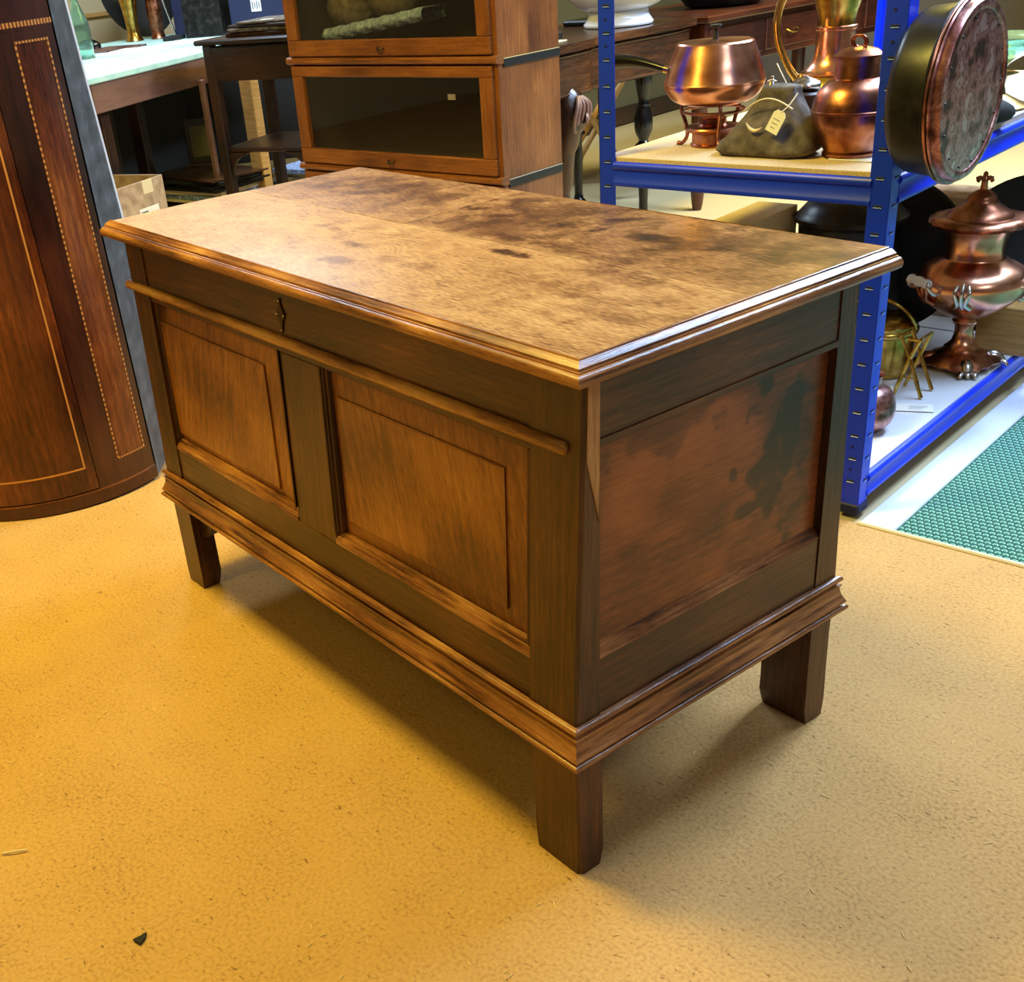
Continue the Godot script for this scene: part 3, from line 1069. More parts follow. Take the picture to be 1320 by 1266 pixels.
# ---------------------------------------------------------------- bow-fronted corner cupboard lying to the left
func build_cupboard():
	var t = thing("corner_cupboard", "bow-fronted mahogany corner cupboard with boxwood string inlay, at the left edge", "cupboard", Vector3(-1.415, 0.007, 0.2317))
	t.rotation_degrees = Vector3(0.8, 0, 0)          # it leans a little
	var R = 0.337
	var H = 1.16
	var a0 = -26.0                                  # angles: 0 is +x, growing towards +z
	var a1 = 78.0
	var at = func(a: float, y: float, r: float) -> Vector3:
		return Vector3(cos(deg_to_rad(a)) * r, y, sin(deg_to_rad(a)) * r)
	# a curved slab between two angles and two heights
	var bow = func(mb: MB, b0: float, b1: float, y0: float, y1: float, r0: float, r1: float, lines := 1, ends := true):
		var k = maxi(2, int((b1 - b0) / 3.0))
		var g = []
		var gi = []
		for i in 2:
			var row = []
			var ri = []
			for j in k + 1:
				var a = lerpf(b0, b1, float(j) / k)
				row.append(at.call(a, [y0, y1][i], r1))
				ri.append(at.call(a, [y0, y1][i], r0))
			g.append(row)
			gi.append(ri)
		# texture by arc length and height
		for j in k:
			var n0: Vector3 = at.call(lerpf(b0, b1, float(j) / k), 0, 1)
			var n1: Vector3 = at.call(lerpf(b0, b1, float(j + 1) / k), 0, 1)
			var u0 = deg_to_rad(lerpf(b0, b1, float(j) / k)) * R
			var u1 = deg_to_rad(lerpf(b0, b1, float(j + 1) / k)) * R
			mb.quadn(g[0][j], g[1][j], g[1][j + 1], g[0][j + 1], n0, n0, n1, n1, Vector2(y0, u0) + mb.off, Vector2(y1, u0) + mb.off, Vector2(y1, u1) + mb.off, Vector2(y0, u1) + mb.off)
			mb.poly([gi[0][j], gi[0][j + 1], gi[1][j + 1], gi[1][j]], -n0)
			mb.poly([g[1][j], g[1][j + 1], gi[1][j + 1], gi[1][j]], Vector3.UP)
			mb.poly([g[0][j], g[0][j + 1], gi[0][j + 1], gi[0][j]], Vector3.DOWN)
		if ends:
			mb.poly([g[0][0], g[1][0], gi[1][0], gi[0][0]], Vector3(sin(deg_to_rad(b0)), 0, -cos(deg_to_rad(b0))))
			mb.poly([g[0][k], g[1][k], gi[1][k], gi[0][k]], Vector3(-sin(deg_to_rad(b1)), 0, cos(deg_to_rad(b1))))
	var mb = MB.new()
	mb.grain = Vector3(0, 1, 0)
	bow.call(mb, a0, 1.6, 0.03, 1.024, R - 0.03, R)
	part("pilaster", mb, M.mahogany_dark, t)
	mb = MB.new()
	mb.grain = Vector3(0, 1, 0)
	bow.call(mb, 52.0, a1, 0.03, 1.024, R - 0.03, R)
	part("pilaster", mb, M.mahogany_dark, t)
	mb = MB.new()
	mb.grain = Vector3(0, 1, 0)
	mb.off = Vector2(0.3, 0.21)
	bow.call(mb, 2.0, 51.6, 0.034, 1.022, R - 0.022, R + 0.0005)
	var door = part("door", mb, M.mahogany, t)
	# string inlay on the door, a hair proud
	var pr = R + 0.0011
	mb = MB.new()
	bow.call(mb, 5.4, 47.6, 0.0905, 0.0945, R, pr)
	bow.call(mb, 5.4, 47.6, 0.962, 0.966, R, pr)
	bow.call(mb, 5.4, 6.1, 0.0945, 0.962, R, pr)
	bow.call(mb, 46.9, 47.6, 0.0945, 0.962, R, pr)
	part("string_inlay", mb, M.boxwood, door)
	# panels of flame veneer inside the pilaster frames
	for q in [[-22.6, -8.4], [60.0, 73.0]]:
		var k0: float = q[0]
		var k1: float = q[1]
		mb = MB.new()
		mb.grain = Vector3(0, 1, 0)
		mb.off = Vector2(0.1, 0.33 + k0 * 0.01)
		bow.call(mb, k0, k1, 0.088, 1.002, R - 0.004, R + 0.0004)
		part("veneer_panel", mb, M.mahogany, t)
		mb = MB.new()
		var md = MB.new()
		var hs = 150
		for i in hs:                                 # chequered line up both sides
			var y = lerpf(0.088, 1.002, float(i) / hs)
			var y2 = lerpf(0.088, 1.002, float(i + 1) / hs)
			var w: MB = mb if i % 2 == 0 else md
			for e in [k0, k1 - 0.75]:
				var p = [at.call(e, y, pr), at.call(e, y2, pr), at.call(e + 0.75, y2, pr), at.call(e + 0.75, y, pr)]
				w.poly(p, at.call(e, 0, 1))
		for i in 22:
			var e = lerpf(k0, k1, i / 22.0)
			var e2 = lerpf(k0, k1, (i + 1) / 22.0)
			var w: MB = mb if i % 2 == 0 else md
			for y in [0.086, 1.0]:
				w.poly([at.call(e, y, pr), at.call(e, y + 0.0045, pr), at.call(e2, y + 0.0045, pr), at.call(e2, y, pr)], at.call(e, 0, 1))
		part("chequer_inlay", mb, M.boxwood, t)
		part("chequer_inlay", md, M.ebony_dot, t)
	mb = MB.new()
	mb.grain = Vector3(0, 0, 1)
	bow.call(mb, a0, a1, 1.024, 1.10, R - 0.03, R + 0.0006)
	part("frieze", mb, M.mahogany_dark, t)
	mb = MB.new()
	var md2 = MB.new()
	for i in 150:
		var e = lerpf(a0, a1, i / 150.0)
		var e2 = lerpf(a0, a1, (i + 1) / 150.0)
		var w: MB = mb if i % 2 == 0 else md2
		w.poly([at.call(e, 1.030, pr), at.call(e, 1.040, pr), at.call(e2, 1.040, pr), at.call(e2, 1.030, pr)], at.call(e, 0, 1))
	part("chequer_inlay", mb, M.boxwood, t)
	part("chequer_inlay", md2, M.ebony_dot, t)
	mb = MB.new()
	bow.call(mb, a0 - 1.0, a1 + 1.0, 1.10, 1.118, R - 0.03, R + 0.012)
	bow.call(mb, a0 - 1.5, a1 + 1.5, 1.118, 1.14, R - 0.03, R + 0.022)
	part("cornice", mb, M.mahogany_dark, t)
	mb = MB.new()
	bow.call(mb, a0, a1, -0.002, 0.026, R - 0.03, R + 0.004)
	part("plinth", mb, M.mahogany_dark, t)
	mb = MB.new()
	bow.call(mb, a0, a1, 0.026, 0.0305, R - 0.03, R + 0.0015)
	part("plinth_bead", mb, M.oak_case, t)
	# painted back boards behind the bow
	var A: Vector3 = at.call(a0, 0, R - 0.004)
	var B = A + Vector3(-0.20, 0, -0.150)
	var C = A + Vector3(-0.42, 0, 0.10)
	var A2: Vector3 = at.call(a1, 0, R - 0.004)
	var B2 = A2 + Vector3(-0.13, 0, 0.20)
	var Bt = A + (B - A) * 0.42
	for e in [[Bt, C], [A2, B2], [B2, C + Vector3(-0.02, 0, 0.1)], [C, C + Vector3(-0.02, 0, 0.1)]]:
		var d: Vector3 = (e[1] - e[0]).normalized()
		mb = MB.new()
		var mid: Vector3 = (e[0] + e[1]) / 2 + Vector3(0, 0.565, 0) 
		var b = Basis(d, Vector3.UP, d.cross(Vector3.UP))
		mb.box(mid, Vector3(e[0].distance_to(e[1]), 1.13, 0.014), 0.004, b)
		part("back_board", mb, M.grey_paint, t, "grey painted side board")
	# the near side board narrows towards its top
	var dn = (B - A).normalized()
	var nn = Vector3(-dn.z, 0, dn.x) * -0.007
	var bo = A + (B - A) * 1.12
	var bt = A + (B - A) * 0.46 + Vector3(0, 1.13, 0)
	var at0 = A + Vector3(0, 1.13, 0)
	mb = MB.new()
	mb.poly([A + nn, bo + nn, bt + nn, at0 + nn], nn)
	mb.poly([A - nn, bo - nn, bt - nn, at0 - nn], -nn)
	mb.poly([bo + nn, bo - nn, bt - nn, bt + nn], dn)
	mb.poly([at0 + nn, bt + nn, bt - nn, at0 - nn], Vector3.UP)
	part("side_board", mb, M.grey_paint, t, "grey painted side board, narrower at the top")
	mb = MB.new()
	mb.tube([bo + Vector3(0, 0.004, 0), bo.lerp(bt, 0.5), bt], 0.0095, 8)  # white tube paints the highlight along the board's edge
	part("edge_strip", mb, M.white_paint, t, "pale worn edge of the side board, its highlight painted white")
	mb = MB.new()
	mb.fan([A + Vector3(0, 1.12, 0), Bt + Vector3(0, 1.12, 0), C + Vector3(0, 1.12, 0), B2 + Vector3(0, 1.12, 0), A2 + Vector3(0, 1.12, 0), at.call(40.0, 1.12, R - 0.01), at.call(10.0, 1.12, R - 0.01)], Vector3.UP)
	part("top_board", mb, M.grey_paint, t)

# ---------------------------------------------------------------- stacking bookcase with lift-up glass fronts
func build_bookcase():
	var u = Vector3(0.986, 0, -0.169)
	var t = thing("stacking_bookcase", "sectional oak bookcase with lift-up glass doors behind the coffer", "bookcase", Vector3(-1.166, 0, -1.14), 9.7)
	var W = 0.87
	var D = 0.275
	# local: x from -W to 0, z from -D (back) to 0 (front)
	for s in [[0.485, 0.807, "clear"], [0.807, 1.13, "wrap"], [0.165, 0.485, "clear"]]:
		var y0: float = s[0]
		var y1: float = s[1]
		var sec = Node3D.new()
		var mb = MB.new()
		mb.grain = Vector3(0, 1, 0)
		mb.box(Vector3(-0.009, (y0 + y1) / 2, -D / 2), Vector3(0.018, y1 - y0 - 0.004, D), 0.001)
		var ca = part("side_board", mb, M.oak_case, t)
		mb = MB.new()
		mb.grain = Vector3(0, 1, 0)
		mb.box(Vector3(-W + 0.009, (y0 + y1) / 2, -D / 2), Vector3(0.018, y1 - y0 - 0.004, D), 0.001)
		part("side_board", mb, M.oak_case, t)
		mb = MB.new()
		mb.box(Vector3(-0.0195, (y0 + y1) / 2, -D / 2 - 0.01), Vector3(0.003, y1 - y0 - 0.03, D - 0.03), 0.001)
		part("shade_lining", mb, M.interior, t)  # added dark sheet, painting the shade on the inner side
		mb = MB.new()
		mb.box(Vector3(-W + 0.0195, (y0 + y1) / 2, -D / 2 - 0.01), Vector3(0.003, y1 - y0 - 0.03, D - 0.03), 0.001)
		part("shade_lining", mb, M.interior, t)
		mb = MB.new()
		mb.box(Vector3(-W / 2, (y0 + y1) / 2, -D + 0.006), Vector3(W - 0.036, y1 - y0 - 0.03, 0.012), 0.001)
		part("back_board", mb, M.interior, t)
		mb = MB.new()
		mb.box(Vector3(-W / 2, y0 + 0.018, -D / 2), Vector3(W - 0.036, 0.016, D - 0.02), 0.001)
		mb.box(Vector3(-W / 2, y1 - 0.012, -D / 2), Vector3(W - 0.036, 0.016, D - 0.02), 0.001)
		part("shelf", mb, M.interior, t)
		# rounded sill between sections
		mb = MB.new()
		var sill = [Vector2(-0.02, -0.012), Vector2(0.0, -0.012)]
		sill.append_array(arc(0.004, 0.0, 0.011, -85, 85, 8))
		sill.append(Vector2(-0.02, 0.012))
		mb.moulding(sill, Vector3(-W - 0.004, y0 + 0.010, 0.0), Vector3(0.004, y0 + 0.010, 0), Vector3(0, 0, 1), 0, 0, Vector3.UP, 50, true)
		part("sill", mb, M.oak_case, t)
		# door frame
		mb = MB.new()
		var zf = 0.004
		mb.box(Vector3(-W / 2, y0 + 0.047, zf), Vector3(W - 0.028, 0.046, 0.02), 0.003)
		mb.box(Vector3(-W / 2, y1 - 0.020, zf), Vector3(W - 0.028, 0.030, 0.02), 0.003)
		var dr = part("door", mb, M.oak_case, t)
		for xs in [-W + 0.039, -0.039]:
			mb = MB.new()
			mb.grain = Vector3(0, 1, 0)
			mb.box(Vector3(xs, (y0 + y1) / 2 + 0.018, zf), Vector3(0.048, y1 - y0 - 0.104, 0.0198), 0.003)
			part("door_stile", mb, M.oak_case, dr)
		mb = MB.new()
		mb.box(Vector3(-W / 2, (y0 + y1) / 2 + 0.02, zf), Vector3(W - 0.122, y1 - y0 - 0.102, 0.004), 0.0005)
		part("pane", mb, M.pane, dr)
		mb = MB.new()
		mb.tube([Vector3(-W / 2 - 0.012, y0 + 0.047, 0.016), Vector3(-W / 2 - 0.006, y0 + 0.043, 0.026), Vector3(-W / 2 + 0.006, y0 + 0.043, 0.026), Vector3(-W / 2 + 0.012, y0 + 0.047, 0.016)], 0.0035, 6)
		part("knob", mb, M.dark_bronze, dr)
		mb = MB.new()
		mb.box(Vector3(0.0015, y0 + 0.0, -D / 2 - 0.01), Vector3(0.005, 0.024, D - 0.02), 0.002)
		part("iron_band", mb, M.black, t)
		sec.free()
	var mb = MB.new()
	mb.box(Vector3(-W / 2, 0.083, -D / 2 - 0.01), Vector3(W, 0.164, D - 0.02), 0.003)
	part("base", mb, M.oak_case, t)
	mb = MB.new()
	mb.box(Vector3(-W / 2, 1.146, -D / 2), Vector3(W + 0.03, 0.032, D + 0.03), 0.008)
	part("top_board", mb, M.oak_case, t)
	solo("shelf_card", slab(Vector3.ZERO, Vector3(0.030, 0.016, 0.002)), M.paper, "small white card behind the lower bookcase pane", "card", t.transform * Vector3(-0.235, 0.710, -0.06), 9.7)
	# slanting pale wrap, added to stand in for a reflection in the upper pane
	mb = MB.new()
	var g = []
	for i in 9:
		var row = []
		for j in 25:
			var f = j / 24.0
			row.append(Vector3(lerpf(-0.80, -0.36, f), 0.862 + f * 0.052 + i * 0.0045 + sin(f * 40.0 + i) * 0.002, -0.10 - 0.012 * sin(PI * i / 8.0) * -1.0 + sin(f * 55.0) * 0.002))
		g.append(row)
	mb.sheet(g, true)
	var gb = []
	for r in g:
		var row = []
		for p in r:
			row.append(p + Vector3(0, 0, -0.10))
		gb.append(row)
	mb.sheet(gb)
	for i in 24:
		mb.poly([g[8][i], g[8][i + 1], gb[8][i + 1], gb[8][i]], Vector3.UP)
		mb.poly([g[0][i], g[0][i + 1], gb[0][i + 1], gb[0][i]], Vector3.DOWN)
	var q = solo("reflection_wrap", mb, M.quilt, "pale blue-grey wrap added behind the upper bookcase pane in place of a reflection", "wrap", t.position, 9.7)
	for k in 2:
		mb = MB.new()
		var pr = [Vector2(0.0, 0.0), Vector2(0.05, 0.004), Vector2(0.072, 0.03), Vector2(0.075, 0.07), Vector2(0.06, 0.11), Vector2(0.0, 0.125)]
		mb.lathe(smooth2(pr, 3), 20, Transform3D(Basis().scaled(Vector3(1.25, 1, 0.8)), Vector3(-0.72 + k * 0.19, 0.903 + k * 0.022, -0.155)), 60, func(a, i): return 1.0 + 0.05 * sin(a * 3.0 + i))
		solo("reflection_bundle", mb, M.suede, ["added beige bundle standing in for a reflection, nearer the bookcase's outer edge", "added beige bundle standing in for a reflection, nearer the pane's middle"][k], "bundle", t.position, 9.7, "bundles in the bookcase")  # bundles added as part of the imitated pane reflection

# ---------------------------------------------------------------- blue boltless shelving
const K1 := Vector3(0.2246, 0, -0.869)

func sh(x, y, z) -> Vector3:                         # a point in the shelving's own axes
	return K1 + RB * Vector3(x, y, z)

func build_shelving():
	var t = thing("steel_shelving", "blue slotted steel shelving with chipboard shelves behind the coffer", "shelving", K1, TH)
	var L = 1.35
	var Wd = 0.635
	var PW = 0.040
	var PH = 1.28
	var blue = M.blue_steel
	for e in [[0.0, 0.0, -1, -1], [-Wd, 0.0, 1, -1], [0.0, -L, -1, 1], [-Wd, -L, 1, 1]]:
		var mb = MB.new()
		mb.box(Vector3(e[0] + e[2] * PW / 2, PH / 2 + 0.012, e[1] - 0.001 * -e[3]), Vector3(PW, PH, 0.002), 0.0008)
		mb.box(Vector3(e[0] + e[2] * 0.001, PH / 2 + 0.012, e[1] + e[3] * PW / 2), Vector3(0.002, PH, PW), 0.0008)
		var p = part("post", mb, blue, t)
		mb = MB.new()
		mb.box(Vector3(e[0] + e[2] * PW / 2, 0.012, e[1] + e[3] * PW / 2), Vector3(PW + 0.006, 0.024, PW + 0.006), 0.004)
		part("foot_cap", mb, M.slot_dark, p)
		if e[3] > 0:
			continue
		var sd = MB.new()
		var sb = MB.new()
		var k = 0
		var y = 0.075
		while y < PH - 0.02:                         # keyhole slots punched up both faces
			var xc: float = e[0] + e[2] * PW * 0.52
			sd.box(Vector3(xc, y, 0.0008), Vector3(0.015, 0.0040, 0.0016), 0.0005)
			sb.box(Vector3(xc, y - 0.0030, 0.0010), Vector3(0.016, 0.0018, 0.0022), 0.0007)
			if e[0] == 0.0:
				sd.box(Vector3(0.0008, y, -PW * 0.55), Vector3(0.0016, 0.0040, 0.014), 0.0005)
				sb.box(Vector3(0.0010, y - 0.0030, -PW * 0.55), Vector3(0.0022, 0.0018, 0.015), 0.0007)
			if y > 0.86 or y < 0.13:
				sd.lathe([Vector2(0.0028, 0), Vector2(0.0028, 0.0009), Vector2(0.0, 0.0009)], 10, Transform3D(Basis(Vector3.RIGHT, PI / 2), Vector3(xc - 0.002, y + 0.025, 0.0004)))
			y += 0.050
			k += 1
		part("slots", sd, M.slot_dark, p, "row of punched slots")
		p.get_child(p.get_child_count() - 1).set_meta("kind", "stuff")
		part("slot_lips", sb, M.slot_bright, p, "bright lips of the slots")
		p.get_child(p.get_child_count() - 1).set_meta("kind", "stuff")
	# beams: rolled profile with two ridges
	var prof = [Vector2(-0.012, 0.000), Vector2(0.001, 0.000), Vector2(0.0022, 0.003), Vector2(0.0022, 0.009), Vector2(0.0002, 0.011), Vector2(0.0002, 0.034), Vector2(0.0040, 0.037), Vector2(0.0044, 0.043), Vector2(0.0016, 0.047), Vector2(-0.002, 0.050), Vector2(-0.012, 0.050)]
	for y in [0.625, 0.031]:
		for e in [[Vector3(-Wd + 0.036, y, 0.0005), Vector3(-0.036, y, 0.0005), Vector3(0, 0, 1)], [Vector3(0.0005, y, -0.036), Vector3(0.0005, y, -L + 0.036), Vector3(1, 0, 0)], [Vector3(-0.036, y, -L), Vector3(-Wd + 0.036, y, -L), Vector3(0, 0, -1)], [Vector3(-Wd, y, -L + 0.036), Vector3(-Wd, y, -0.036), Vector3(-1, 0, 0)]]:
			var mb = MB.new()
			mb.moulding(prof, e[0], e[1], e[2], 0, 0, Vector3.UP, 50, true)
			part("beam", mb, blue, t)
	for y in [0.676, 0.078]:
		var mb = MB.new()
		mb.box(Vector3(-Wd / 2, y, -L * 0.36), Vector3(Wd - 0.012, 0.016, L * 0.715), 0.001)
		part("shelf", mb, M.board if y > 0.5 else M.white_paint, t, "chipboard shelf" if y > 0.5 else "pale lower shelf")
		mb = MB.new()
		mb.box(Vector3(-Wd / 2, y, -L * 0.86), Vector3(Wd - 0.012, 0.016, L * 0.272), 0.001)
		part("shelf", mb, M.board if y > 0.5 else M.white_paint, t)

func tagshape(w, h, th = 0.0012) -> MB:
	var mb = MB.new()
	mb.prism([Vector2(-w / 2, -h / 2), Vector2(w / 2, -h / 2), Vector2(w / 2, h * 0.34), Vector2(w * 0.28, h / 2), Vector2(-w * 0.28, h / 2), Vector2(-w / 2, h * 0.34)], th / 2)
	return mb

func build_upper_shelf_things():
	var Y = 0.6845
	# white laminated sheet on the aisle side of the upper shelf
	solo("white_sheet", slab(Vector3(0, 0.0015, 0), Vector3(0.155, 0.003, 1.16), 0.0006), M.white_paint, "white laminate sheet on the upper chipboard shelf", "sheet", sh(-0.083, Y, -0.66), TH)
	# copper chafing pan on its burner stand
	var t = thing("chafing_dish", "polished copper chafing dish on a burner stand with a black side handle", "chafing dish", sh(-0.469, Y, -0.178), TH)
	var mb = MB.new()
	mb.lathe(smooth2([Vector2(0.0, 0.082), Vector2(0.060, 0.084), Vector2(0.088, 0.096), Vector2(0.101, 0.116), Vector2(0.103, 0.126)], 3), 48)
	var pan = part("pan", mb, M.copper, t)
	mb = MB.new()
	mb.lathe([Vector2(0.1035, 0.125), Vector2(0.1045, 0.128), Vector2(0.1030, 0.131), Vector2(0.0965, 0.152), Vector2(0.0885, 0.177), Vector2(0.0800, 0.195), Vector2(0.0780, 0.2010), Vector2(0.0750, 0.2040), Vector2(0.060, 0.2050), Vector2(0.020, 0.2065), Vector2(0.0, 0.207)], 48, Transform3D(), 25)
	var lid = part("lid", mb, M.copper, t)
	mb = MB.new()
	mb.lathe([Vector2(0.0065, 0.206), Vector2(0.0050, 0.214), Vector2(0.0042, 0.226), Vector2(0.0100, 0.229), Vector2(0.0118, 0.232), Vector2(0.0112, 0.2345), Vector2(0.0, 0.2355)], 20, Transform3D(), 20)
	part("knob", mb, M.soft_black, lid)
	mb = MB.new()
	var hp = []
	var hr = []
	for i in 13:
		var f = i / 12.0
		hp.append(Vector3(-0.118 - f * 0.140, 0.150 + 0.012 * sin(f * 2.4) + f * 0.006, 0.004))
		hr.append(lerpf(0.0075, 0.0145, smoothstep(0.0, 0.9, f)) * (0.4 if i == 12 else 1.0))
	mb.tube(hp, hr, 12)
	part("handle", mb, M.black_gloss, t, "black tapered side handle")
	mb = MB.new()
	mb.tube([Vector3(-0.088, 0.140, 0), Vector3(-0.104, 0.147, 0.002), Vector3(-0.120, 0.150, 0.004)], [0.0075, 0.007, 0.0082], 10)
	part("ferrule", mb, M.brass, t)
	mb = MB.new()
	mb.lathe([Vector2(0.046, 0.0), Vector2(0.047, 0.004), Vector2(0.043, 0.006), Vector2(0.043, 0.026), Vector2(0.054, 0.030), Vector2(0.060, 0.036), Vector2(0.058, 0.039), Vector2(0.032, 0.040), Vector2(0.028, 0.044), Vector2(0.028, 0.054), Vector2(0.024, 0.057), Vector2(0.0, 0.058)], 32)
	part("burner", mb, M.copper_old, t)
	mb = MB.new()
	var ring = []
	for i in 40:
		ring.append(Vector3(cos(TAU * i / 40) * 0.063, 0.070, sin(TAU * i / 40) * 0.063))
	mb.tube(ring, 0.003, 8, false, true)
	ring = []
	for i in 40:
		ring.append(Vector3(cos(TAU * i / 40) * 0.052, 0.086, sin(TAU * i / 40) * 0.052))
	mb.tube(ring, 0.0045, 8, false, true)
	part("stand_ring", mb, M.copper_old, t)
	for k in 3:
		var a = deg_to_rad(48 + k * 120)
		mb = MB.new()
		var c = Vector3(cos(a), 0, sin(a))
		mb.tube(smooth_path([c * 0.066 + Vector3(0, 0.088, 0), c * 0.070 + Vector3(0, 0.070, 0), c * 0.060 + Vector3(0, 0.045, 0), c * 0.056 + Vector3(0, 0.020, 0), c * 0.066 + Vector3(0, 0.004, 0), c * 0.078 + Vector3(0, 0.004, 0)], 4), 0.0042, 8)
		part("leg", mb, M.copper_old, t)
	# brown suede pouch, slumped like a cushion
	t = thing("suede_pouch", "slumped brown suede pouch with a metal clasp on the upper shelf", "pouch", sh(-0.300, Y, -0.118), TH)
	mb = MB.new()
	var g = []
	var rows = 22
	var cols = 44
	for i in rows + 1:
		var f = float(i) / rows
		var row = []
		for j in cols:
			var a = TAU * j / cols
			var sx = signf(cos(a)) * pow(absf(cos(a)), 0.55)
			var sz = signf(sin(a)) * pow(absf(sin(a)), 0.55)
			var w = lerpf(0.100, 0.036, smoothstep(0.05, 0.95, f)) * (1.0 - 0.20 * pow(1.0 - minf(f / 0.1, 1.0), 2.0))
			if f > 0.96:
				w *= 0.5
			if f == 1.0:
				w = 0.0
			var y = 0.132 * f
			var lump = 1.0 + 0.05 * sin(a * 3.0 + f * 5.0) + 0.03 * sin(a * 7.0 - f * 9.0)
			row.append(Vector3(sx * w * lump + 0.012 * f + (0.008 if cos(a) < 0 and f < 0.2 else 0.0) * -1.0, maxf(y + 0.006 * sin(a * 2.0 + 1.0) * f * (1.0 - f) * 4.0, 0.0), sz * w * 0.62 * lump - 0.010 * f))
		g.append(row)
	mb.sheet(g, false, true)
	part("bag", mb, M.suede, t)
	mb = MB.new()
	var sm = []
	for i in 9:
		var f = i / 8.0 - 0.5
		sm.append(Vector3(-0.012 + f * 0.034, 0.052 + f * f * 0.04 - f * 0.008, 0.053 + 0.002 * cos(f * 3.0)))
	mb.tube(sm, [0.0008, 0.002, 0.003, 0.0035, 0.0035, 0.0035, 0.003, 0.002, 0.0008], 8)
	part("patch", mb, M.ivory, t, "pale curved rub mark")
	mb = MB.new()
	var sm2 = []
	for i in 15:
		var f = i / 14.0
		sm2.append(Vector3(-0.045 + f * 0.105, 0.084 + 0.022 * sin(f * PI) + f * 0.006, 0.036 + 0.004 * sin(f * PI)))
	mb.tube(sm2, 0.0016, 6)
	part("cord", mb, M.ivory, t)
	mb = MB.new()
	mb.lathe([Vector2(0.012, 0.0), Vector2(0.010, 0.006), Vector2(0.003, 0.010), Vector2(0.003, 0.014), Vector2(0.0, 0.016)], 14, Transform3D(Basis(), Vector3(-0.012, 0.128, -0.012)))
	part("clasp", mb, M.silver, t)
	# tag tied to it
	var tg = thing("price_tag", "white paper price tag tied in front of the suede pouch", "tag", sh(-0.262, Y + 0.070, -0.060), TH)
	tg.rotation_degrees = Vector3(-14, TH, -22)
	part("card", tagshape(0.028, 0.042), M.paper, tg)
	mb = MB.new()
	for k in 3:
		mb.box(Vector3(-0.001, 0.004 - k * 0.008, 0.0009), Vector3(0.016 - k * 0.003, 0.0012, 0.0004), 0.0001)
	part("writing", mb, M.ink, tg)
	mb = MB.new()
	mb.tube(smooth_path([Vector3(0, 0.018, 0.001), Vector3(0.006, 0.034, -0.004), Vector3(0.004, 0.060, -0.018)], 4), 0.0014, 6)
	part("string", mb, M.paper, tg)
	# lidded round copper pot
	t = thing("copper_pot", "round-bellied copper pot with a band and a ringed lid beside the blue post", "pot", sh(-0.142, Y + 0.003, -0.136), TH)
	mb = MB.new()
	mb.lathe([Vector2(0.0, 0.0), Vector2(0.050, 0.0), Vector2(0.0535, 0.001), Vector2(0.0535, 0.006), Vector2(0.050, 0.008)] + smooth2([Vector2(0.050, 0.008), Vector2(0.062, 0.030), Vector2(0.0745, 0.058), Vector2(0.0775, 0.080)], 4), 48, Transform3D(), 30)
	mb.lathe([Vector2(0.0775, 0.079), Vector2(0.0800, 0.0805), Vector2(0.0800, 0.0835), Vector2(0.0775, 0.085)], 48)
	mb.lathe(smooth2([Vector2(0.0775, 0.085), Vector2(0.0745, 0.102), Vector2(0.064, 0.122), Vector2(0.049, 0.135), Vector2(0.0415, 0.138)], 4) + [Vector2(0.0410, 0.139), Vector2(0.0410, 0.176)], 48, Transform3D(), 30)
	part("body", mb, M.copper_old, t)
	mb = MB.new()
	mb.lathe([Vector2(0.0415, 0.174), Vector2(0.0455, 0.175), Vector2(0.0455, 0.178), Vector2(0.040, 0.181), Vector2(0.034, 0.186), Vector2(0.020, 0.190), Vector2(0.0, 0.192)], 40)
	var cl = part("lid", mb, M.copper_old, t)
	mb = MB.new()
	for k in 2:
		var r2 = []
		for i in 24:
			var a = TAU * i / 24
			r2.append(Vector3(cos(a) * 0.013 + k * 0.006 - 0.003, 0.200 + sin(a) * 0.011, 0.003 * k + sin(a) * 0.004))
		mb.tube(r2, 0.0022, 7, false, true)
	part("ring", mb, M.copper_old, cl)
	# tall copper and brass ewer behind
	t = thing("ewer", "tall copper and brass ewer with a brass handle behind the round copper pot", "ewer", sh(-0.330, Y, -0.430), TH)
	mb = MB.new()
	mb.lathe(smooth2([Vector2(0.0, 0.0), Vector2(0.060, 0.0), Vector2(0.064, 0.010), Vector2(0.074, 0.030), Vector2(0.086, 0.065), Vector2(0.080, 0.092), Vector2(0.066, 0.110)], 4), 40)
	part("belly", mb, M.brass, t)
	mb = MB.new()
	mb.lathe([Vector2(0.066, 0.109), Vector2(0.069, 0.112), Vector2(0.066, 0.116)] + smooth2([Vector2(0.062, 0.117), Vector2(0.048, 0.134), Vector2(0.041, 0.158), Vector2(0.0395, 0.196)], 4) + [Vector2(0.0430, 0.198), Vector2(0.0430, 0.203), Vector2(0.0395, 0.205)], 40)
	part("neck", mb, M.copper, t)
	mb = MB.new()
	mb.lathe(smooth2([Vector2(0.0385, 0.205), Vector2(0.040, 0.225), Vector2(0.050, 0.258), Vector2(0.062, 0.285), Vector2(0.066, 0.300)], 4) + [Vector2(0.063, 0.301), Vector2(0.050, 0.268), Vector2(0.036, 0.235), Vector2(0.0, 0.22)], 40)
	part("mouth", mb, M.brass, t)
	mb = MB.new()
	var hx = Vector3(-0.94, 0, 0.34)
	mb.tube(smooth_path([hx * 0.072 + Vector3(0, 0.098, 0), hx * 0.094 + Vector3(0, 0.128, 0), hx * 0.116 + Vector3(0, 0.175, 0), hx * 0.122 + Vector3(0, 0.225, 0), hx * 0.106 + Vector3(0, 0.272, 0), hx * 0.064 + Vector3(0, 0.294, 0)], 5), 0.0085, 10)
	part("handle", mb, M.brass, t)
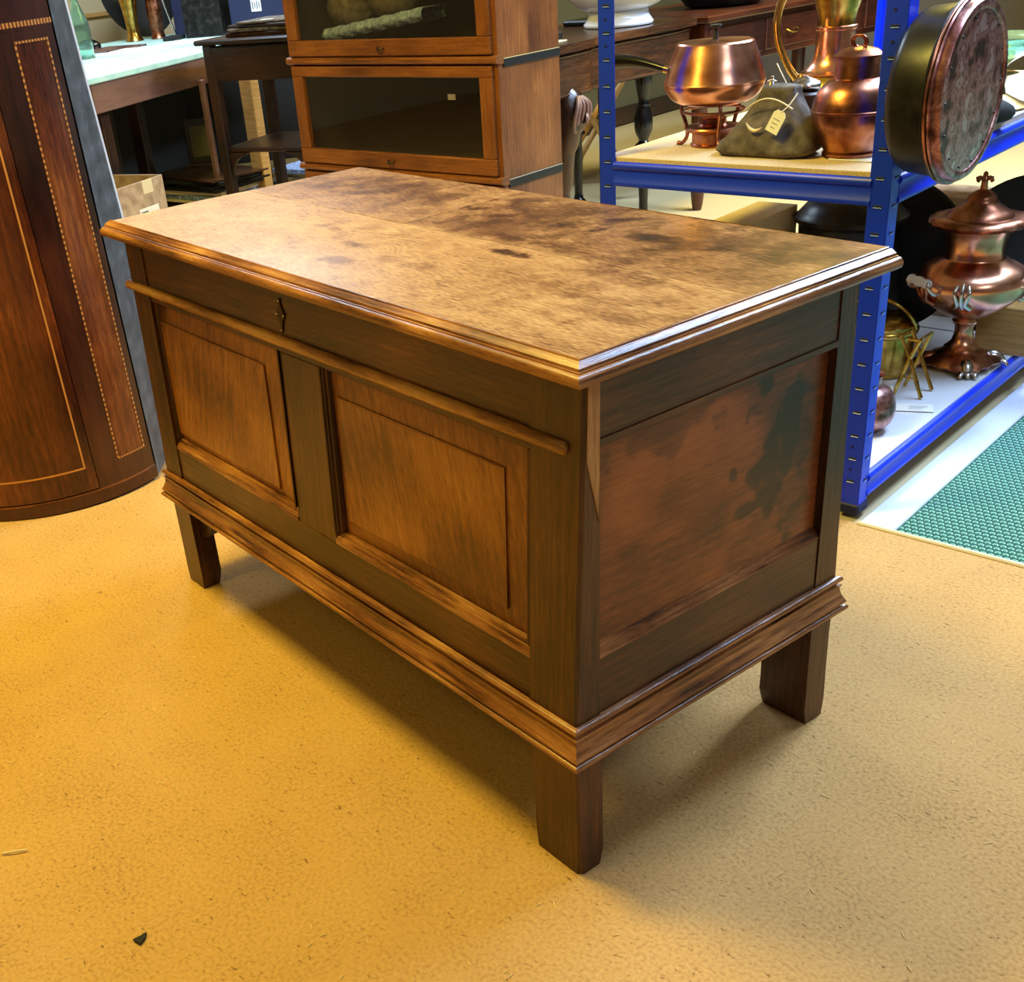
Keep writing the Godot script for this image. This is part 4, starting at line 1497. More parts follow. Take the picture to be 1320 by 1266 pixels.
	# tag and string on the ewer's handle, crumpled card beside the pouch
	tg = thing("price_tag", "cream tag hung on a string from the brass ewer handle", "tag", sh(-0.345, Y + 0.075, -0.285), TH)
	tg.rotation_degrees = Vector3(0, TH + 10, 18)
	part("card", tagshape(0.030, 0.050), M.ivory, tg)
	mb = MB.new()
	mb.tube(smooth_path([Vector3(0, 0.022, 0), Vector3(-0.014, 0.052, -0.02), Vector3(-0.030, 0.080, -0.05)], 4), 0.0012, 6)
	part("string", mb, M.paper, tg)
	mb = MB.new()
	mb.lathe(smooth2([Vector2(0.0, 0.0), Vector2(0.022, 0.002), Vector2(0.028, 0.012), Vector2(0.016, 0.022), Vector2(0.006, 0.027), Vector2(0.0, 0.030)], 3), 18, Transform3D(Basis().scaled(Vector3(1.3, 1, 0.7)), Vector3.ZERO), 60, func(a, i): return 1.0 + 0.12 * sin(a * 3.0 + i))
	solo("silver_leaf_ornament", mb, M.silver, "small tarnished silver ornament between suede pouch and brass ewer", "ornament", sh(-0.300, Y + 0.100, -0.245), TH)
	# what carries the ornament: a dark round box
	mb = MB.new()
	mb.lathe([Vector2(0.0, 0.0), Vector2(0.038, 0.0), Vector2(0.040, 0.003), Vector2(0.040, 0.072), Vector2(0.042, 0.074), Vector2(0.042, 0.096), Vector2(0.038, 0.100), Vector2(0.0, 0.100)], 28)
	solo("round_box", mb, M.dark_stain, "dark round box under the silver ornament", "box", sh(-0.300, Y, -0.245), TH)
	# glass and other things at the aisle end of the shelf
	mb = MB.new()
	mb.lathe(smooth2([Vector2(0.03, 0.0), Vector2(0.04, 0.02), Vector2(0.09, 0.05), Vector2(0.11, 0.075)], 4) + [Vector2(0.106, 0.075)] + smooth2([Vector2(0.086, 0.054), Vector2(0.036, 0.026), Vector2(0.0, 0.020)], 4), 36)
	solo("glass_bowl", mb, M.bottle_glass, "pale glass bowl on a gilt stand at the shelf's aisle end", "bowl", sh(-0.10, Y + 0.075, -0.70), TH)
	mb = MB.new()
	mb.lathe([Vector2(0.0, 0.0), Vector2(0.085, 0.0), Vector2(0.090, 0.006), Vector2(0.070, 0.014), Vector2(0.040, 0.030), Vector2(0.034, 0.050), Vector2(0.045, 0.066), Vector2(0.060, 0.072), Vector2(0.0, 0.0725)], 32)
	solo("gilt_stand", mb, M.brass, "gilt stand under the pale glass bowl", "stand", sh(-0.10, Y + 0.003, -0.70), TH)
	mb = MB.new()
	mb.lathe(smooth2([Vector2(0.0, 0.0), Vector2(0.06, 0.004), Vector2(0.074, 0.03), Vector2(0.05, 0.055), Vector2(0.0, 0.06)], 3), 24, Transform3D(Basis().scaled(Vector3(1.2, 0.8, 0.8)), Vector3.ZERO))
	solo("black_pot", mb, M.soft_black, "squat black pot beside the gilt stand on the upper shelf", "pot", sh(-0.065, Y + 0.003, -0.52), TH)

# copper-lidded pan hung flat against the outside of the shelving's corner post
func build_pan():
	var t = thing("copper_lidded_pan", "black pan with a tarnished copper lid hanging on the blue post", "pan", sh(0.004, 0.8155, -0.045), TH)
	var X = Transform3D(Basis(Vector3(0, 1, 0), Vector3(1, 0, 0), Vector3(0, 0, -1)).orthonormalized(), Vector3.ZERO)   # the pan's own up is the shelf's +x
	var mb = MB.new()
	mb.lathe([Vector2(0.0, 0.0), Vector2(0.105, 0.0), Vector2(0.122, 0.003), Vector2(0.131, 0.010), Vector2(0.135, 0.020), Vector2(0.140, 0.070), Vector2(0.146, 0.073), Vector2(0.149, 0.0755), Vector2(0.148, 0.078), Vector2(0.140, 0.079), Vector2(0.120, 0.079)], 64, X, 40)
	part("body", mb, M.iron, t, "blackened pan body")
	mb = MB.new()
	mb.lathe([Vector2(0.1455, 0.0775), Vector2(0.1505, 0.079), Vector2(0.1515, 0.081), Vector2(0.1500, 0.083), Vector2(0.145, 0.083)], 64, X)
	part("rim", mb, M.copper_old, t)
	mb = MB.new()
	mb.lathe([Vector2(0.1400, 0.084), Vector2(0.1490, 0.0845), Vector2(0.1515, 0.087), Vector2(0.1500, 0.0895), Vector2(0.1460, 0.0905), Vector2(0.1450, 0.0990), Vector2(0.1420, 0.1040), Vector2(0.1350, 0.1055), Vector2(0.1290, 0.1040), Vector2(0.1275, 0.1020), Vector2(0.1230, 0.1022), Vector2(0.08, 0.1030), Vector2(0.0, 0.1035)], 64, X, 30)
	var lid = part("lid", mb, M.copper_tarnish, t, "tarnished copper lid")
	mb = MB.new()
	for i in 14:                                     # small rivets round the face
		var a = TAU * i / 14 + 0.2
		mb.lathe([Vector2(0.0028, 0.0), Vector2(0.0022, 0.0016), Vector2(0.0, 0.0022)], 8, X * Transform3D(Basis(), Vector3(cos(a) * 0.121, 0.1022, sin(a) * 0.121)))
	part("rivets", mb, M.black, lid)
	mb = MB.new()
	mb.tube([X * Vector3(0.0, 0.079, 0.0) + Vector3(0, 0.145, 0), X * Vector3(0, 0.045, 0) + Vector3(0, 0.165, 0), X * Vector3(0, 0.010, 0) + Vector3(0, 0.182, 0), X * Vector3(0, -0.001, 0) + Vector3(0, 0.185, 0)], 0.003, 8)
	part("hook", mb, M.black, t)

func build_lower_shelf_things():
	var Y = 0.0865
	# copper tea urn
	var t = thing("tea_urn", "tall copper tea urn with a scalloped collar and claw feet on the lower shelf", "urn", sh(-0.084, Y, -0.723), TH)
	t.scale = Vector3(1.0, 0.94, 1.0)
	var mb = MB.new()
	var prof = [Vector2(0.0, 0.010), Vector2(0.072, 0.012), Vector2(0.075, 0.018), Vector2(0.070, 0.028), Vector2(0.054, 0.040), Vector2(0.042, 0.048), Vector2(0.040, 0.054)]
	mb.lathe(prof, 48, Transform3D(Basis(), Vector3.ZERO), 40, func(a, i): return (1.0 + 0.10 * absf(sin(a * 6.0)) + 0.22 * pow(absf(cos((a + 0.54) * 2.0)), 3.0)) if i < 4 else 1.0)
	part("base", mb, M.copper_old, t)
	mb = MB.new()
	mb.lathe([Vector2(0.038, 0.050), Vector2(0.041, 0.054), Vector2(0.034, 0.060), Vector2(0.026, 0.070), Vector2(0.022, 0.090), Vector2(0.022, 0.110), Vector2(0.028, 0.118), Vector2(0.030, 0.124), Vector2(0.024, 0.130)], 32)
	part("stem", mb, M.copper, t)
	mb = MB.new()
	mb.lathe(smooth2([Vector2(0.022, 0.128), Vector2(0.050, 0.142), Vector2(0.092, 0.172), Vector2(0.120, 0.205), Vector2(0.127, 0.232), Vector2(0.115, 0.256), Vector2(0.086, 0.274), Vector2(0.068, 0.286)], 4) + smooth2([Vector2(0.066, 0.288), Vector2(0.063, 0.310), Vector2(0.068, 0.340), Vector2(0.078, 0.362)], 4), 56)
	part("bowl", mb, M.copper, t)
	mb = MB.new()
	mb.lathe([Vector2(0.076, 0.360), Vector2(0.098, 0.366), Vector2(0.106, 0.376), Vector2(0.102, 0.384), Vector2(0.090, 0.388), Vector2(0.070, 0.388)], 72, Transform3D(), 50, func(a, i): return 1.0 + (0.055 * absf(sin(a * 9.0)) if i > 0 and i < 4 else 0.0))
	part("collar", mb, M.copper_old, t)
	mb = MB.new()
	mb.lathe(smooth2([Vector2(0.075, 0.386), Vector2(0.066, 0.398), Vector2(0.046, 0.412), Vector2(0.034, 0.424), Vector2(0.030, 0.436), Vector2(0.018, 0.446), Vector2(0.008, 0.450)], 3) + [Vector2(0.007, 0.470), Vector2(0.010, 0.474), Vector2(0.006, 0.480), Vector2(0.005, 0.490), Vector2(0.0, 0.494)], 36)
	var ld = part("lid", mb, M.copper_old, t)
	mb = MB.new()
	for k in 4:
		var a = TAU * k / 4 + 0.4
		mb.tube([Vector3(cos(a) * 0.004, 0.474, sin(a) * 0.004), Vector3(cos(a) * 0.014, 0.478, sin(a) * 0.014), Vector3(cos(a) * 0.022, 0.473, sin(a) * 0.022)], [0.004, 0.0035, 0.005], 7)
	part("finial_leaves", mb, M.copper_old, ld)
	# claw feet
	for k in 4:
		var a = TAU * k / 4 - 0.54
		var d = Vector3(cos(a), 0, sin(a))
		var s = Vector3(-sin(a), 0, cos(a))
		mb = MB.new()
		mb.tube(smooth_path([d * 0.060 + Vector3(0, 0.026, 0), d * 0.078 + Vector3(0, 0.026, 0), d * 0.090 + Vector3(0, 0.014, 0)], 4), [0.014, 0.0145, 0.015, 0.0155, 0.016, 0.0155, 0.015, 0.014, 0.0125], 10)
		for j in [-1, 0, 1]:
			mb.tube(smooth_path([d * 0.084 + s * 0.009 * j + Vector3(0, 0.014, 0), d * 0.098 + s * 0.015 * j + Vector3(0, 0.013, 0), d * 0.106 + s * 0.018 * j + Vector3(0, 0.005, 0)], 3), [0.0075, 0.008, 0.0075, 0.007, 0.0065, 0.0055, 0.004], 8)
		part("claw_foot", mb, M.silver if k == 1 or k == 0 else M.copper_old, t, "bright worn claw foot" if k < 2 else "")
	# handles of white ceramic on scrolled brackets, and the cast mounts under them
	for k in [[122.0, 0], [345.0, 1], [78.0, 2]]:
		var a = deg_to_rad(k[0])
		var d = Vector3(cos(a), 0, sin(a))
		var s = Vector3(-sin(a), 0, cos(a))
		if k[1] < 2:
			mb = MB.new()
			var h = []
			var hr = []
			for i in 13:
				var f = i / 12.0 - 0.5
				h.append(d * 0.142 + s * f * 0.066 + Vector3(0, 0.246, 0))
				hr.append(0.0085 + 0.0045 * absf(cos(f * TAU * 1.0)) * (1.0 if absf(f) < 0.47 else 0.5))
			mb.tube(h, hr, 12)
			part("handle", mb, M.ceramic, t, "white ceramic handle")
			for e in [-1, 1]:
				mb = MB.new()
				mb.tube(smooth_path([d * 0.108 + s * e * 0.040 + Vector3(0, 0.222, 0), d * 0.132 + s * e * 0.043 + Vector3(0, 0.222, 0), d * 0.146 + s * e * 0.038 + Vector3(0, 0.240, 0), d * 0.142 + s * e * 0.034 + Vector3(0, 0.250, 0)], 4), 0.0052, 8)
				part("handle_bracket", mb, M.silver, t)
		mb = MB.new()
		for e in [-1, 0, 1]:
			mb.tube(smooth_path([d * 0.120 + s * e * 0.012 + Vector3(0, 0.250 - absf(e) * 0.006, 0), d * 0.131 + s * e * 0.016 + Vector3(0, 0.228, 0), d * 0.124 + s * e * 0.008 + Vector3(0, 0.200, 0), d * 0.108 + s * e * 0.018 + Vector3(0, 0.186, 0)], 4), 0.0055, 8)
		part("mount", mb, M.silver if k[1] != 0 else M.copper_old, t)
	# tap
	mb = MB.new()
	var ta = deg_to_rad(233.0)
	var td = Vector3(cos(ta), 0, sin(ta))
	mb.tube(smooth_path([td * 0.100 + Vector3(0, 0.180, 0), td * 0.150 + Vector3(0, 0.176, 0), td * 0.180 + Vector3(0, 0.168, 0), td * 0.188 + Vector3(0, 0.150, 0)], 4), [0.009, 0.0085, 0.008, 0.008, 0.008, 0.008, 0.008, 0.0085, 0.009, 0.009, 0.0085, 0.008, 0.008], 10)
	mb.tube([td * 0.160 + Vector3(0, 0.176, 0), td * 0.160 + Vector3(0, 0.200, 0)], 0.0045, 8)
	part("tap", mb, M.silver, t)
	mb = MB.new()
	mb.lathe([Vector2(0.006, 0.0), Vector2(0.010, 0.006), Vector2(0.010, 0.022), Vector2(0.006, 0.030), Vector2(0.0, 0.032)], 14, Transform3D(Basis(), td * 0.160 + Vector3(0, 0.198, 0)))
	part("tap_handle", mb, M.ceramic, t)
	# brass bucket and its folding crossed stand
	t = thing("brass_bucket", "small round brass bucket with a bail handle behind the blue post", "bucket", sh(-0.235, Y, -0.600), TH)
	mb = MB.new()
	mb.lathe([Vector2(0.0, 0.0), Vector2(0.070, 0.0), Vector2(0.074, 0.004), Vector2(0.078, 0.100), Vector2(0.084, 0.104), Vector2(0.086, 0.110), Vector2(0.084, 0.116), Vector2(0.080, 0.120), Vector2(0.081, 0.126), Vector2(0.072, 0.134), Vector2(0.040, 0.140), Vector2(0.0, 0.141)], 44)
	part("body", mb, M.brass, t)
	mb = MB.new()
	var bp = []
	for i in 17:
		var a = PI * i / 16
		bp.append(Vector3(cos(a) * 0.082, 0.118 + sin(a) * 0.075, sin(a) * 0.04))
	mb.tube(bp, 0.004, 8)
	part("bail_handle", mb, M.brass, t)
	t = thing("folding_stand", "crossed brass folding stand beside the brass bucket", "stand", sh(-0.118, Y, -0.478), TH)
	for e in [[-0.018, 0.030, 0.045], [0.046, -0.016, 0.045]]:
		mb = MB.new()
		mb.tube(smooth_path([Vector3(e[0], 0.003, 0.012), Vector3(lerpf(e[0], e[1], 0.25), 0.040, 0.011), Vector3(lerpf(e[0], e[1], 0.6), 0.095, 0.010), Vector3(e[1], 0.140, 0.010)], 4), [0.0055, 0.005, 0.0045, 0.0045, 0.0055, 0.0045, 0.0045, 0.0045, 0.0055, 0.0045, 0.004, 0.004, 0.005], 9)
		part("leg", mb, M.brass, t)
	mb = MB.new()
	mb.tube([Vector3(-0.004, 0.046, 0.012), Vector3(0.034, 0.046, 0.012)], 0.0022, 7)
	mb.tube([Vector3(0.000, 0.136, 0.010), Vector3(0.036, 0.136, 0.010)], 0.0030, 7)
	mb.tube([Vector3(0.030, 0.140, 0.010), Vector3(0.030, 0.140, -0.05)], 0.003, 7)
	mb.tube([Vector3(-0.016, 0.140, 0.010), Vector3(-0.016, 0.140, -0.05)], 0.003, 7)
	part("crossbar", mb, M.brass, t)
	for e in [[-0.018, 0.030], [0.046, -0.016]]:
		mb = MB.new()
		mb.tube([Vector3(e[0], 0.003, -0.05), Vector3(e[1], 0.140, -0.05)], 0.0045, 8)
		part("leg", mb, M.brass, t)
	# tag on the shelf
	var tg = thing("price_tag", "white price tag lying flat on the lower shelf before the crossed stand", "tag", sh(-0.062, Y + 0.002, -0.405), TH)
	mb = MB.new()
	mb.box(Vector3.ZERO, Vector3(0.082, 0.0014, 0.046), 0.0004, Basis(Vector3.UP, deg_to_rad(24)))
	part("card", mb, M.paper, tg)
	mb = MB.new()
	for k in 3:
		mb.box(Vector3(0.006, 0.0009, -0.010 + k * 0.009), Vector3(0.040 - k * 0.006, 0.0004, 0.0012), 0.0001, Basis(Vector3.UP, deg_to_rad(24)))
	part("writing", mb, M.ink, tg)
	mb = MB.new()
	mb.tube(smooth_path([Vector3(-0.036, 0.001, 0.014), Vector3(-0.050, 0.012, 0.006), Vector3(-0.064, 0.030, -0.020), Vector3(-0.070, 0.022, -0.04), Vector3(-0.072, 0.002, -0.05)], 5), 0.0022, 7)
	part("string", mb, M.paper, tg)
	# round copper pot half hidden by the post
	mb = MB.new()
	mb.lathe(smooth2([Vector2(0.0, 0.0), Vector2(0.030, 0.001), Vector2(0.055, 0.022), Vector2(0.062, 0.055), Vector2(0.052, 0.088), Vector2(0.030, 0.104), Vector2(0.028, 0.120), Vector2(0.033, 0.128)], 4), 40)
	solo("copper_jar", mb, M.copper_tarnish, "round pinkish copper jar at the foot of the blue post", "jar", sh(-0.105, Y, -0.240), TH)
	# dark trays and boards standing against the back, a pale box behind the urn
	for e in [[-0.36, -0.900, 0.190, 6.0, "large black round tray leaning behind the tea urn, nearer the post"], [-0.02, -0.95, 0.20, 12.0, "large black round tray leaning behind the tea urn, farther from the post"]]:
		mb = MB.new()
		mb.lathe([Vector2(0.0, 0.0), Vector2(e[2] * 0.9, 0.0), Vector2(e[2], 0.012), Vector2(e[2] + 0.006, 0.016), Vector2(e[2] - 0.002, 0.018), Vector2(e[2] * 0.88, 0.006), Vector2(0.0, 0.006)], 56)
		var o = solo("round_tray", mb, M.soft_black, e[4], "tray", sh(e[0], Y + e[2] + 0.012, e[1]))
		o.rotation_degrees = Vector3(76, TH + e[3], 0)
	solo("brown_carton", slab(Vector3(0, 0.16, 0), Vector3(0.50, 0.32, 0.16), 0.003), M.card, "plain brown carton behind the tea urn on the lower shelf", "carton", sh(-0.28, Y, -1.16), TH)
	solo("pale_wood_box", slab(Vector3(0, 0.06, 0), Vector3(0.14, 0.12, 0.10), 0.003), M.pine, "small pale wooden box behind the urn's stem", "box", sh(-0.03, Y, -0.90), TH)
	mb = MB.new()
	mb.lathe([Vector2(0.0, 0.0), Vector2(0.040, 0.0), Vector2(0.042, 0.01), Vector2(0.030, 0.016), Vector2(0.012, 0.022), Vector2(0.010, 0.12), Vector2(0.020, 0.13), Vector2(0.030, 0.15), Vector2(0.026, 0.175), Vector2(0.0, 0.185)], 20)
	solo("iron_kettle_stand", mb, M.black, "black iron candlestick beyond the tea urn at the aisle side", "candlestick", sh(-0.01, Y, -1.02), TH)
	# under the upper shelf, towards the coffer
	solo("plywood_crate", slab(Vector3(0, 0.18, 0), Vector3(0.11, 0.36, 0.26), 0.002), M.board, "pale plywood box under the upper shelf behind the coffer", "box", sh(-0.585, Y, -0.58), TH)
	mb = MB.new()
	mb.lathe(smooth2([Vector2(0.0, 0.0), Vector2(0.09, 0.0), Vector2(0.13, 0.05), Vector2(0.135, 0.16), Vector2(0.125, 0.30), Vector2(0.130, 0.325)], 3) + [Vector2(0.138, 0.33), Vector2(0.138, 0.34)] + smooth2([Vector2(0.130, 0.345), Vector2(0.10, 0.375), Vector2(0.05, 0.392), Vector2(0.0, 0.396)], 3), 40)
	solo("dark_jar", mb, M.iron, "dark lidded stewpot under the upper shelf beside the crate", "pot", sh(-0.40, Y, -0.74), TH)

# ---------------------------------------------------------------- far left: pale table, side stand and what they carry
func build_left_corner():
	var turn = TH + 115.3
	var ctr = Vector3(-3.34, 0, -2.09) + Vector3(-0.427, 0, -0.904) * 0.25 + Vector3(-0.904, 0, 0.427) * 0.60
	var at = rm(ctr.x, -0.01, ctr.z)
	var t = thing("work_table", "long table with a pale mint-green top and brown apron beyond the cupboard", "table", at, turn)
	part("table_top", slab(Vector3(0, 0.767, 0), Vector3(2.40, 0.026, 1.20), 0.004), M.mint, t, "pale mint-green top")
	for e in [[Vector3(0, 0.700, 0.575), Vector3(2.32, 0.108, 0.022)], [Vector3(0, 0.700, -0.575), Vector3(2.32, 0.108, 0.022)], [Vector3(1.15, 0.700, 0), Vector3(0.022, 0.108, 1.126)], [Vector3(-1.15, 0.700, 0), Vector3(0.022, 0.108, 1.126)]]:
		part("apron", slab(e[0], e[1], 0.002), M.dull_board, t)
	var mb = MB.new()
	for e in [[-0.30, 0.05], [-0.25, 0.19], [1.10, 0.52], [1.10, -0.52], [-1.05, 0.52], [-1.05, -0.52]]:
		mb = MB.new()
		mb.grain = Vector3(0, 1, 0)
		mb.box(Vector3(e[0], 0.377, e[1]), Vector3(0.06, 0.754, 0.06), 0.004)
		part("leg", mb, M.dark_stain, t)
	var tp = func(a: float, y: float, b: float) -> Vector3:
		var q = Vector3(-3.34, 0, -2.09) - Vector3(-0.427, 0, -0.904) * a + Vector3(-0.904, 0, 0.427) * b
		return rm(q.x, y, q.z)
	# green glass bottle
	mb = MB.new()
	mb.lathe(smooth2([Vector2(0.0, 0.0), Vector2(0.040, 0.0), Vector2(0.043, 0.006), Vector2(0.044, 0.14), Vector2(0.040, 0.165), Vector2(0.020, 0.225), Vector2(0.015, 0.25), Vector2(0.015, 0.31)], 3) + [Vector2(0.018, 0.312), Vector2(0.018, 0.328), Vector2(0.012, 0.330), Vector2(0.010, 0.26)] + smooth2([Vector2(0.012, 0.245), Vector2(0.034, 0.17), Vector2(0.039, 0.14), Vector2(0.038, 0.012), Vector2(0.0, 0.009)], 3), 28)
	var gb = mat("green_glass", Color(0.80, 0.93, 0.87, 0.04), 0.04)
	gb.refraction_enabled = true
	gb.refraction_scale = 0.05
	solo("glass_bottle", mb, gb, "pale green glass bottle at the near end of the mint table", "bottle", tp.call(-0.02, 0.7705, 0.63))
	# magazines
	for k in 3:
		solo("magazine", slab(Vector3(0, 0.004, 0), Vector3(0.34 - k * 0.04, 0.008, 0.24), 0.001), [M.paper, M.copper_tarnish, M.paper][k], ["white magazine on the mint table beside the green bottle", "reddish magazine on the mint table beyond the white one", "white leaflet at the stand's side of the mint table"][k], "magazine", tp.call([-0.26, -0.50, -0.62][k], 0.7705, [0.52, 0.80, 0.42][k]), turn + [8.0, -6.0, 4.0][k])
	# black lens-shaped case
	mb = MB.new()
	mb.lathe(smooth2([Vector2(0.0, 0.0), Vector2(0.03, 0.0), Vector2(0.034, 0.02), Vector2(0.018, 0.036), Vector2(0.0, 0.042)], 3), 20, Transform3D(Basis().scaled(Vector3(3.0, 1.3, 1.4)), Vector3.ZERO))
	solo("black_case", mb, M.black_gloss, "black lens-shaped case on the mint table beside the green bottle", "case", tp.call(-0.62, 0.7705, 1.00), turn + 60)
	# brass vase
	mb = MB.new()
	mb.lathe(smooth2([Vector2(0.0, 0.0), Vector2(0.046, 0.0), Vector2(0.044, 0.012), Vector2(0.034, 0.05), Vector2(0.038, 0.13), Vector2(0.052, 0.22), Vector2(0.060, 0.28), Vector2(0.050, 0.32)], 4) + [Vector2(0.060, 0.345), Vector2(0.056, 0.345), Vector2(0.0, 0.30)], 36)
	solo("brass_vase", mb, M.brass, "tall polished brass vase standing on the mint table", "vase", tp.call(-1.05, 0.7705, 0.98))
	mb = MB.new()
	mb.lathe(smooth2([Vector2(0.0, 0.0), Vector2(0.040, 0.0), Vector2(0.034, 0.03), Vector2(0.042, 0.12), Vector2(0.038, 0.24)], 4) + [Vector2(0.046, 0.27), Vector2(0.040, 0.27), Vector2(0.0, 0.22)], 28)
	solo("copper_beaker", mb, M.copper_old, "slim copper beaker just right of the brass vase", "beaker", tp.call(-1.12, 0.7705, 0.87))
	# rod, round dark tray behind, navy folder
	mb = MB.new()
	mb.tube([Vector3(0, 0.004, 0), Vector3(-0.02, 0.16, -0.03), Vector3(-0.05, 0.40, -0.07)], [0.006, 0.006, 0.007], 9)
	solo("metal_rod", mb, M.silver, "thin metal rod leaning beside the brass vase", "rod", tp.call(-1.12, 0.772, 0.76), turn)
	mb = MB.new()
	mb.lathe([Vector2(0.0, 0.0), Vector2(0.22, 0.0), Vector2(0.25, 0.010), Vector2(0.252, 0.016), Vector2(0.22, 0.008), Vector2(0.0, 0.008)], 48)
	var o = solo("black_tray", mb, M.soft_black, "large round black tray leaning behind the brass vase", "tray", tp.call(-1.32, 1.020, 1.08))
	o.rotation_degrees = Vector3(80, turn - 25, 0)
	solo("navy_folder", slab(Vector3(0, 0.19, 0), Vector3(0.24, 0.38, 0.035), 0.003), M.navy, "navy blue folder standing upright beyond the brass vase", "folder", tp.call(-1.36, 0.7705, 0.76), TH + 36)
	solo("flat_dark_box", slab(Vector3(0, 0.010, 0), Vector3(0.16, 0.020, 0.08), 0.003), M.soft_black, "flat dark box on the mint table before the navy folder", "box", tp.call(-0.92, 0.7705, 0.66), turn + 12)
	solo("added_dark_trunk", slab(Vector3(0, 0.28, 0), Vector3(2.0, 0.58, 0.30), 0.006), M.soft_black, "added long black box darkening the space under the mint table", "trunk", t.transform * Vector3(0.05, 0.0005, -0.43), turn)  # black box added to deepen the dark below the table
	# side stand
	var sx = Vector3(0.955, 0, -0.297)
	var s0 = Vector3(-2.97, 0, -1.81)
	var st = thing("side_stand", "dark stained two-tier side stand between the mint table and the bookcase", "stand", rm(s0.x, 0, s0.z), TH + 17.3)
	mb = MB.new()
	mb.box(Vector3(0.235, 0.830, -0.22), Vector3(0.51, 0.020, 0.50), 0.006)
	part("table_top", mb, M.dark_stain, st)
	mb = MB.new()
	mb.box(Vector3(0.235, 0.745, -0.012), Vector3(0.40, 0.130, 0.018), 0.002)
	part("apron", mb, M.dark_stain, st)
	mb = MB.new()
	mb.box(Vector3(0.235, 0.745, -0.428), Vector3(0.40, 0.130, 0.018), 0.002)
	mb.box(Vector3(0.022, 0.745, -0.22), Vector3(0.018, 0.130, 0.39), 0.002)
	mb.box(Vector3(0.448, 0.745, -0.22), Vector3(0.018, 0.130, 0.39), 0.002)
	part("apron", mb, M.dark_stain, st)
	for e in [[0.022, -0.022], [0.448, -0.022], [0.022, -0.418], [0.448, -0.418]]:
		mb = MB.new()
		mb.grain = Vector3(0, 1, 0)
		mb.box(Vector3(e[0], 0.41, e[1]), Vector3(0.045, 0.82, 0.045), 0.005)
		part("leg", mb, M.dark_stain, st)
	mb = MB.new()
	mb.box(Vector3(0.235, 0.405, -0.22), Vector3(0.43, 0.020, 0.40), 0.003)
	part("shelf", mb, M.dark_stain, st)
	for e in [[0.045, 1.0], [0.425, -1.0]]:
		mb = MB.new()
		var pts = [Vector2(e[0], 0.394), Vector2(e[0], 0.30)]
		pts.append_array(arc(e[0] + e[1] * 0.09, 0.30, 0.085, 180 if e[1] > 0 else 0, 95 if e[1] > 0 else 85, 6))
		pts.append(Vector2(e[0] + e[1] * 0.10, 0.394))
		mb.prism(pts, 0.008, Transform3D(Basis(), Vector3(0, 0, -0.022)))
		part("bracket", mb, M.dark_stain, st)
	# on the stand: stacked frames with a tag, and dark boxes behind them
	var sp = func(x: float, y: float, z: float) -> Vector3:
		return st.transform * Vector3(x, y, z)
	for k in 4:
		solo("picture_frame", slab(Vector3(0, 0.008, 0), Vector3([0.40, 0.38, 0.36, 0.30][k], [0.016, 0.014, 0.012, 0.010][k], 0.30), 0.003), [M.walnut, M.suede, M.dark_stain, M.suede][k], ["lowest walnut frame of the stack on the side stand", "second frame up in the stack on the side stand, greyish brown", "third frame up in the stack on the side stand, dark", "topmost pale-edged frame of the stack on the side stand"][k], "frame", sp.call(0.29, 0.8405 + [0.0, 0.016, 0.030, 0.042][k], -0.20), TH + 17.3 + [0.0, 5.0, -4.0, 9.0][k], "frames on the side stand")
	mb = MB.new()
	mb.box(Vector3(0, 0.002, 0), Vector3(0.05, 0.003, 0.03), 0.0005)
	solo("frame_tag", mb, M.paper, "white tag on top of the frames on the side stand", "tag", sp.call(0.27, 0.893, -0.10), TH + 30)
	# file boxes on the far end of the mint table
	solo("black_file_box", slab(Vector3(0, 0.095, 0), Vector3(0.21, 0.19, 0.24), 0.004), M.iron, "black file box behind the stacked frames on the left", "box", rm(-4.26, 0.7705, -2.84), TH + 33)
	var nb = thing("navy_file_box", "navy file box with a white lettered label behind the stacked frames", "box", rm(-4.02, 0.7705, -3.02), TH + 33)
	part("body", slab(Vector3(0, 0.09, 0), Vector3(0.30, 0.18, 0.24), 0.004), M.navy, nb)
	mb = MB.new()
	mb.box(Vector3(0.0, 0.13, 0.1205), Vector3(0.055, 0.060, 0.001), 0.0002)
	var lb = part("label", mb, M.paper, nb)
	mb = MB.new()
	for k in 4:
		mb.box(Vector3(-0.018 + k * 0.012, 0.13, 0.1215), Vector3(0.005, 0.038 - (k % 2) * 0.012, 0.0008), 0.0002)
	part("lettering", mb, M.ink, lb)
	solo("yellow_book", slab(Vector3(0, 0.02, 0), Vector3(0.20, 0.04, 0.18), 0.003), M.pine, "yellow-edged book lying on the black file box", "book", rm(-4.26, 0.961, -2.84), TH + 38)
	# cardboard box with a white label
	var cb = thing("cardboard_box", "open cardboard box with a white label, behind the coffer's left end", "box", rm(-2.86, -0.01, -1.14), TH + 108)
	for e in [[Vector3(0, 0.205, 0.15), Vector3(0.40, 0.41, 0.006)], [Vector3(0, 0.205, -0.15), Vector3(0.40, 0.41, 0.006)], [Vector3(0.20, 0.205, 0), Vector3(0.006, 0.41, 0.30)], [Vector3(-0.20, 0.205, 0), Vector3(0.006, 0.41, 0.30)], [Vector3(0, 0.005, 0), Vector3(0.39, 0.006, 0.29)]]:
		part("side", slab(e[0], e[1], 0.001), M.card, cb)
	part("label", slab(Vector3(0.085, 0.285, 0.1538), Vector3(0.12, 0.052, 0.0012), 0.0003), M.paper, cb, "white address label")
	mb = MB.new()
	mb.box(Vector3(0.055, 0.296, 0.1547), Vector3(0.040, 0.006, 0.0006), 0.0001)
	mb.box(Vector3(0.062, 0.285, 0.1547), Vector3(0.052, 0.004, 0.0006), 0.0001)
	part("lettering", mb, M.ink, cb)
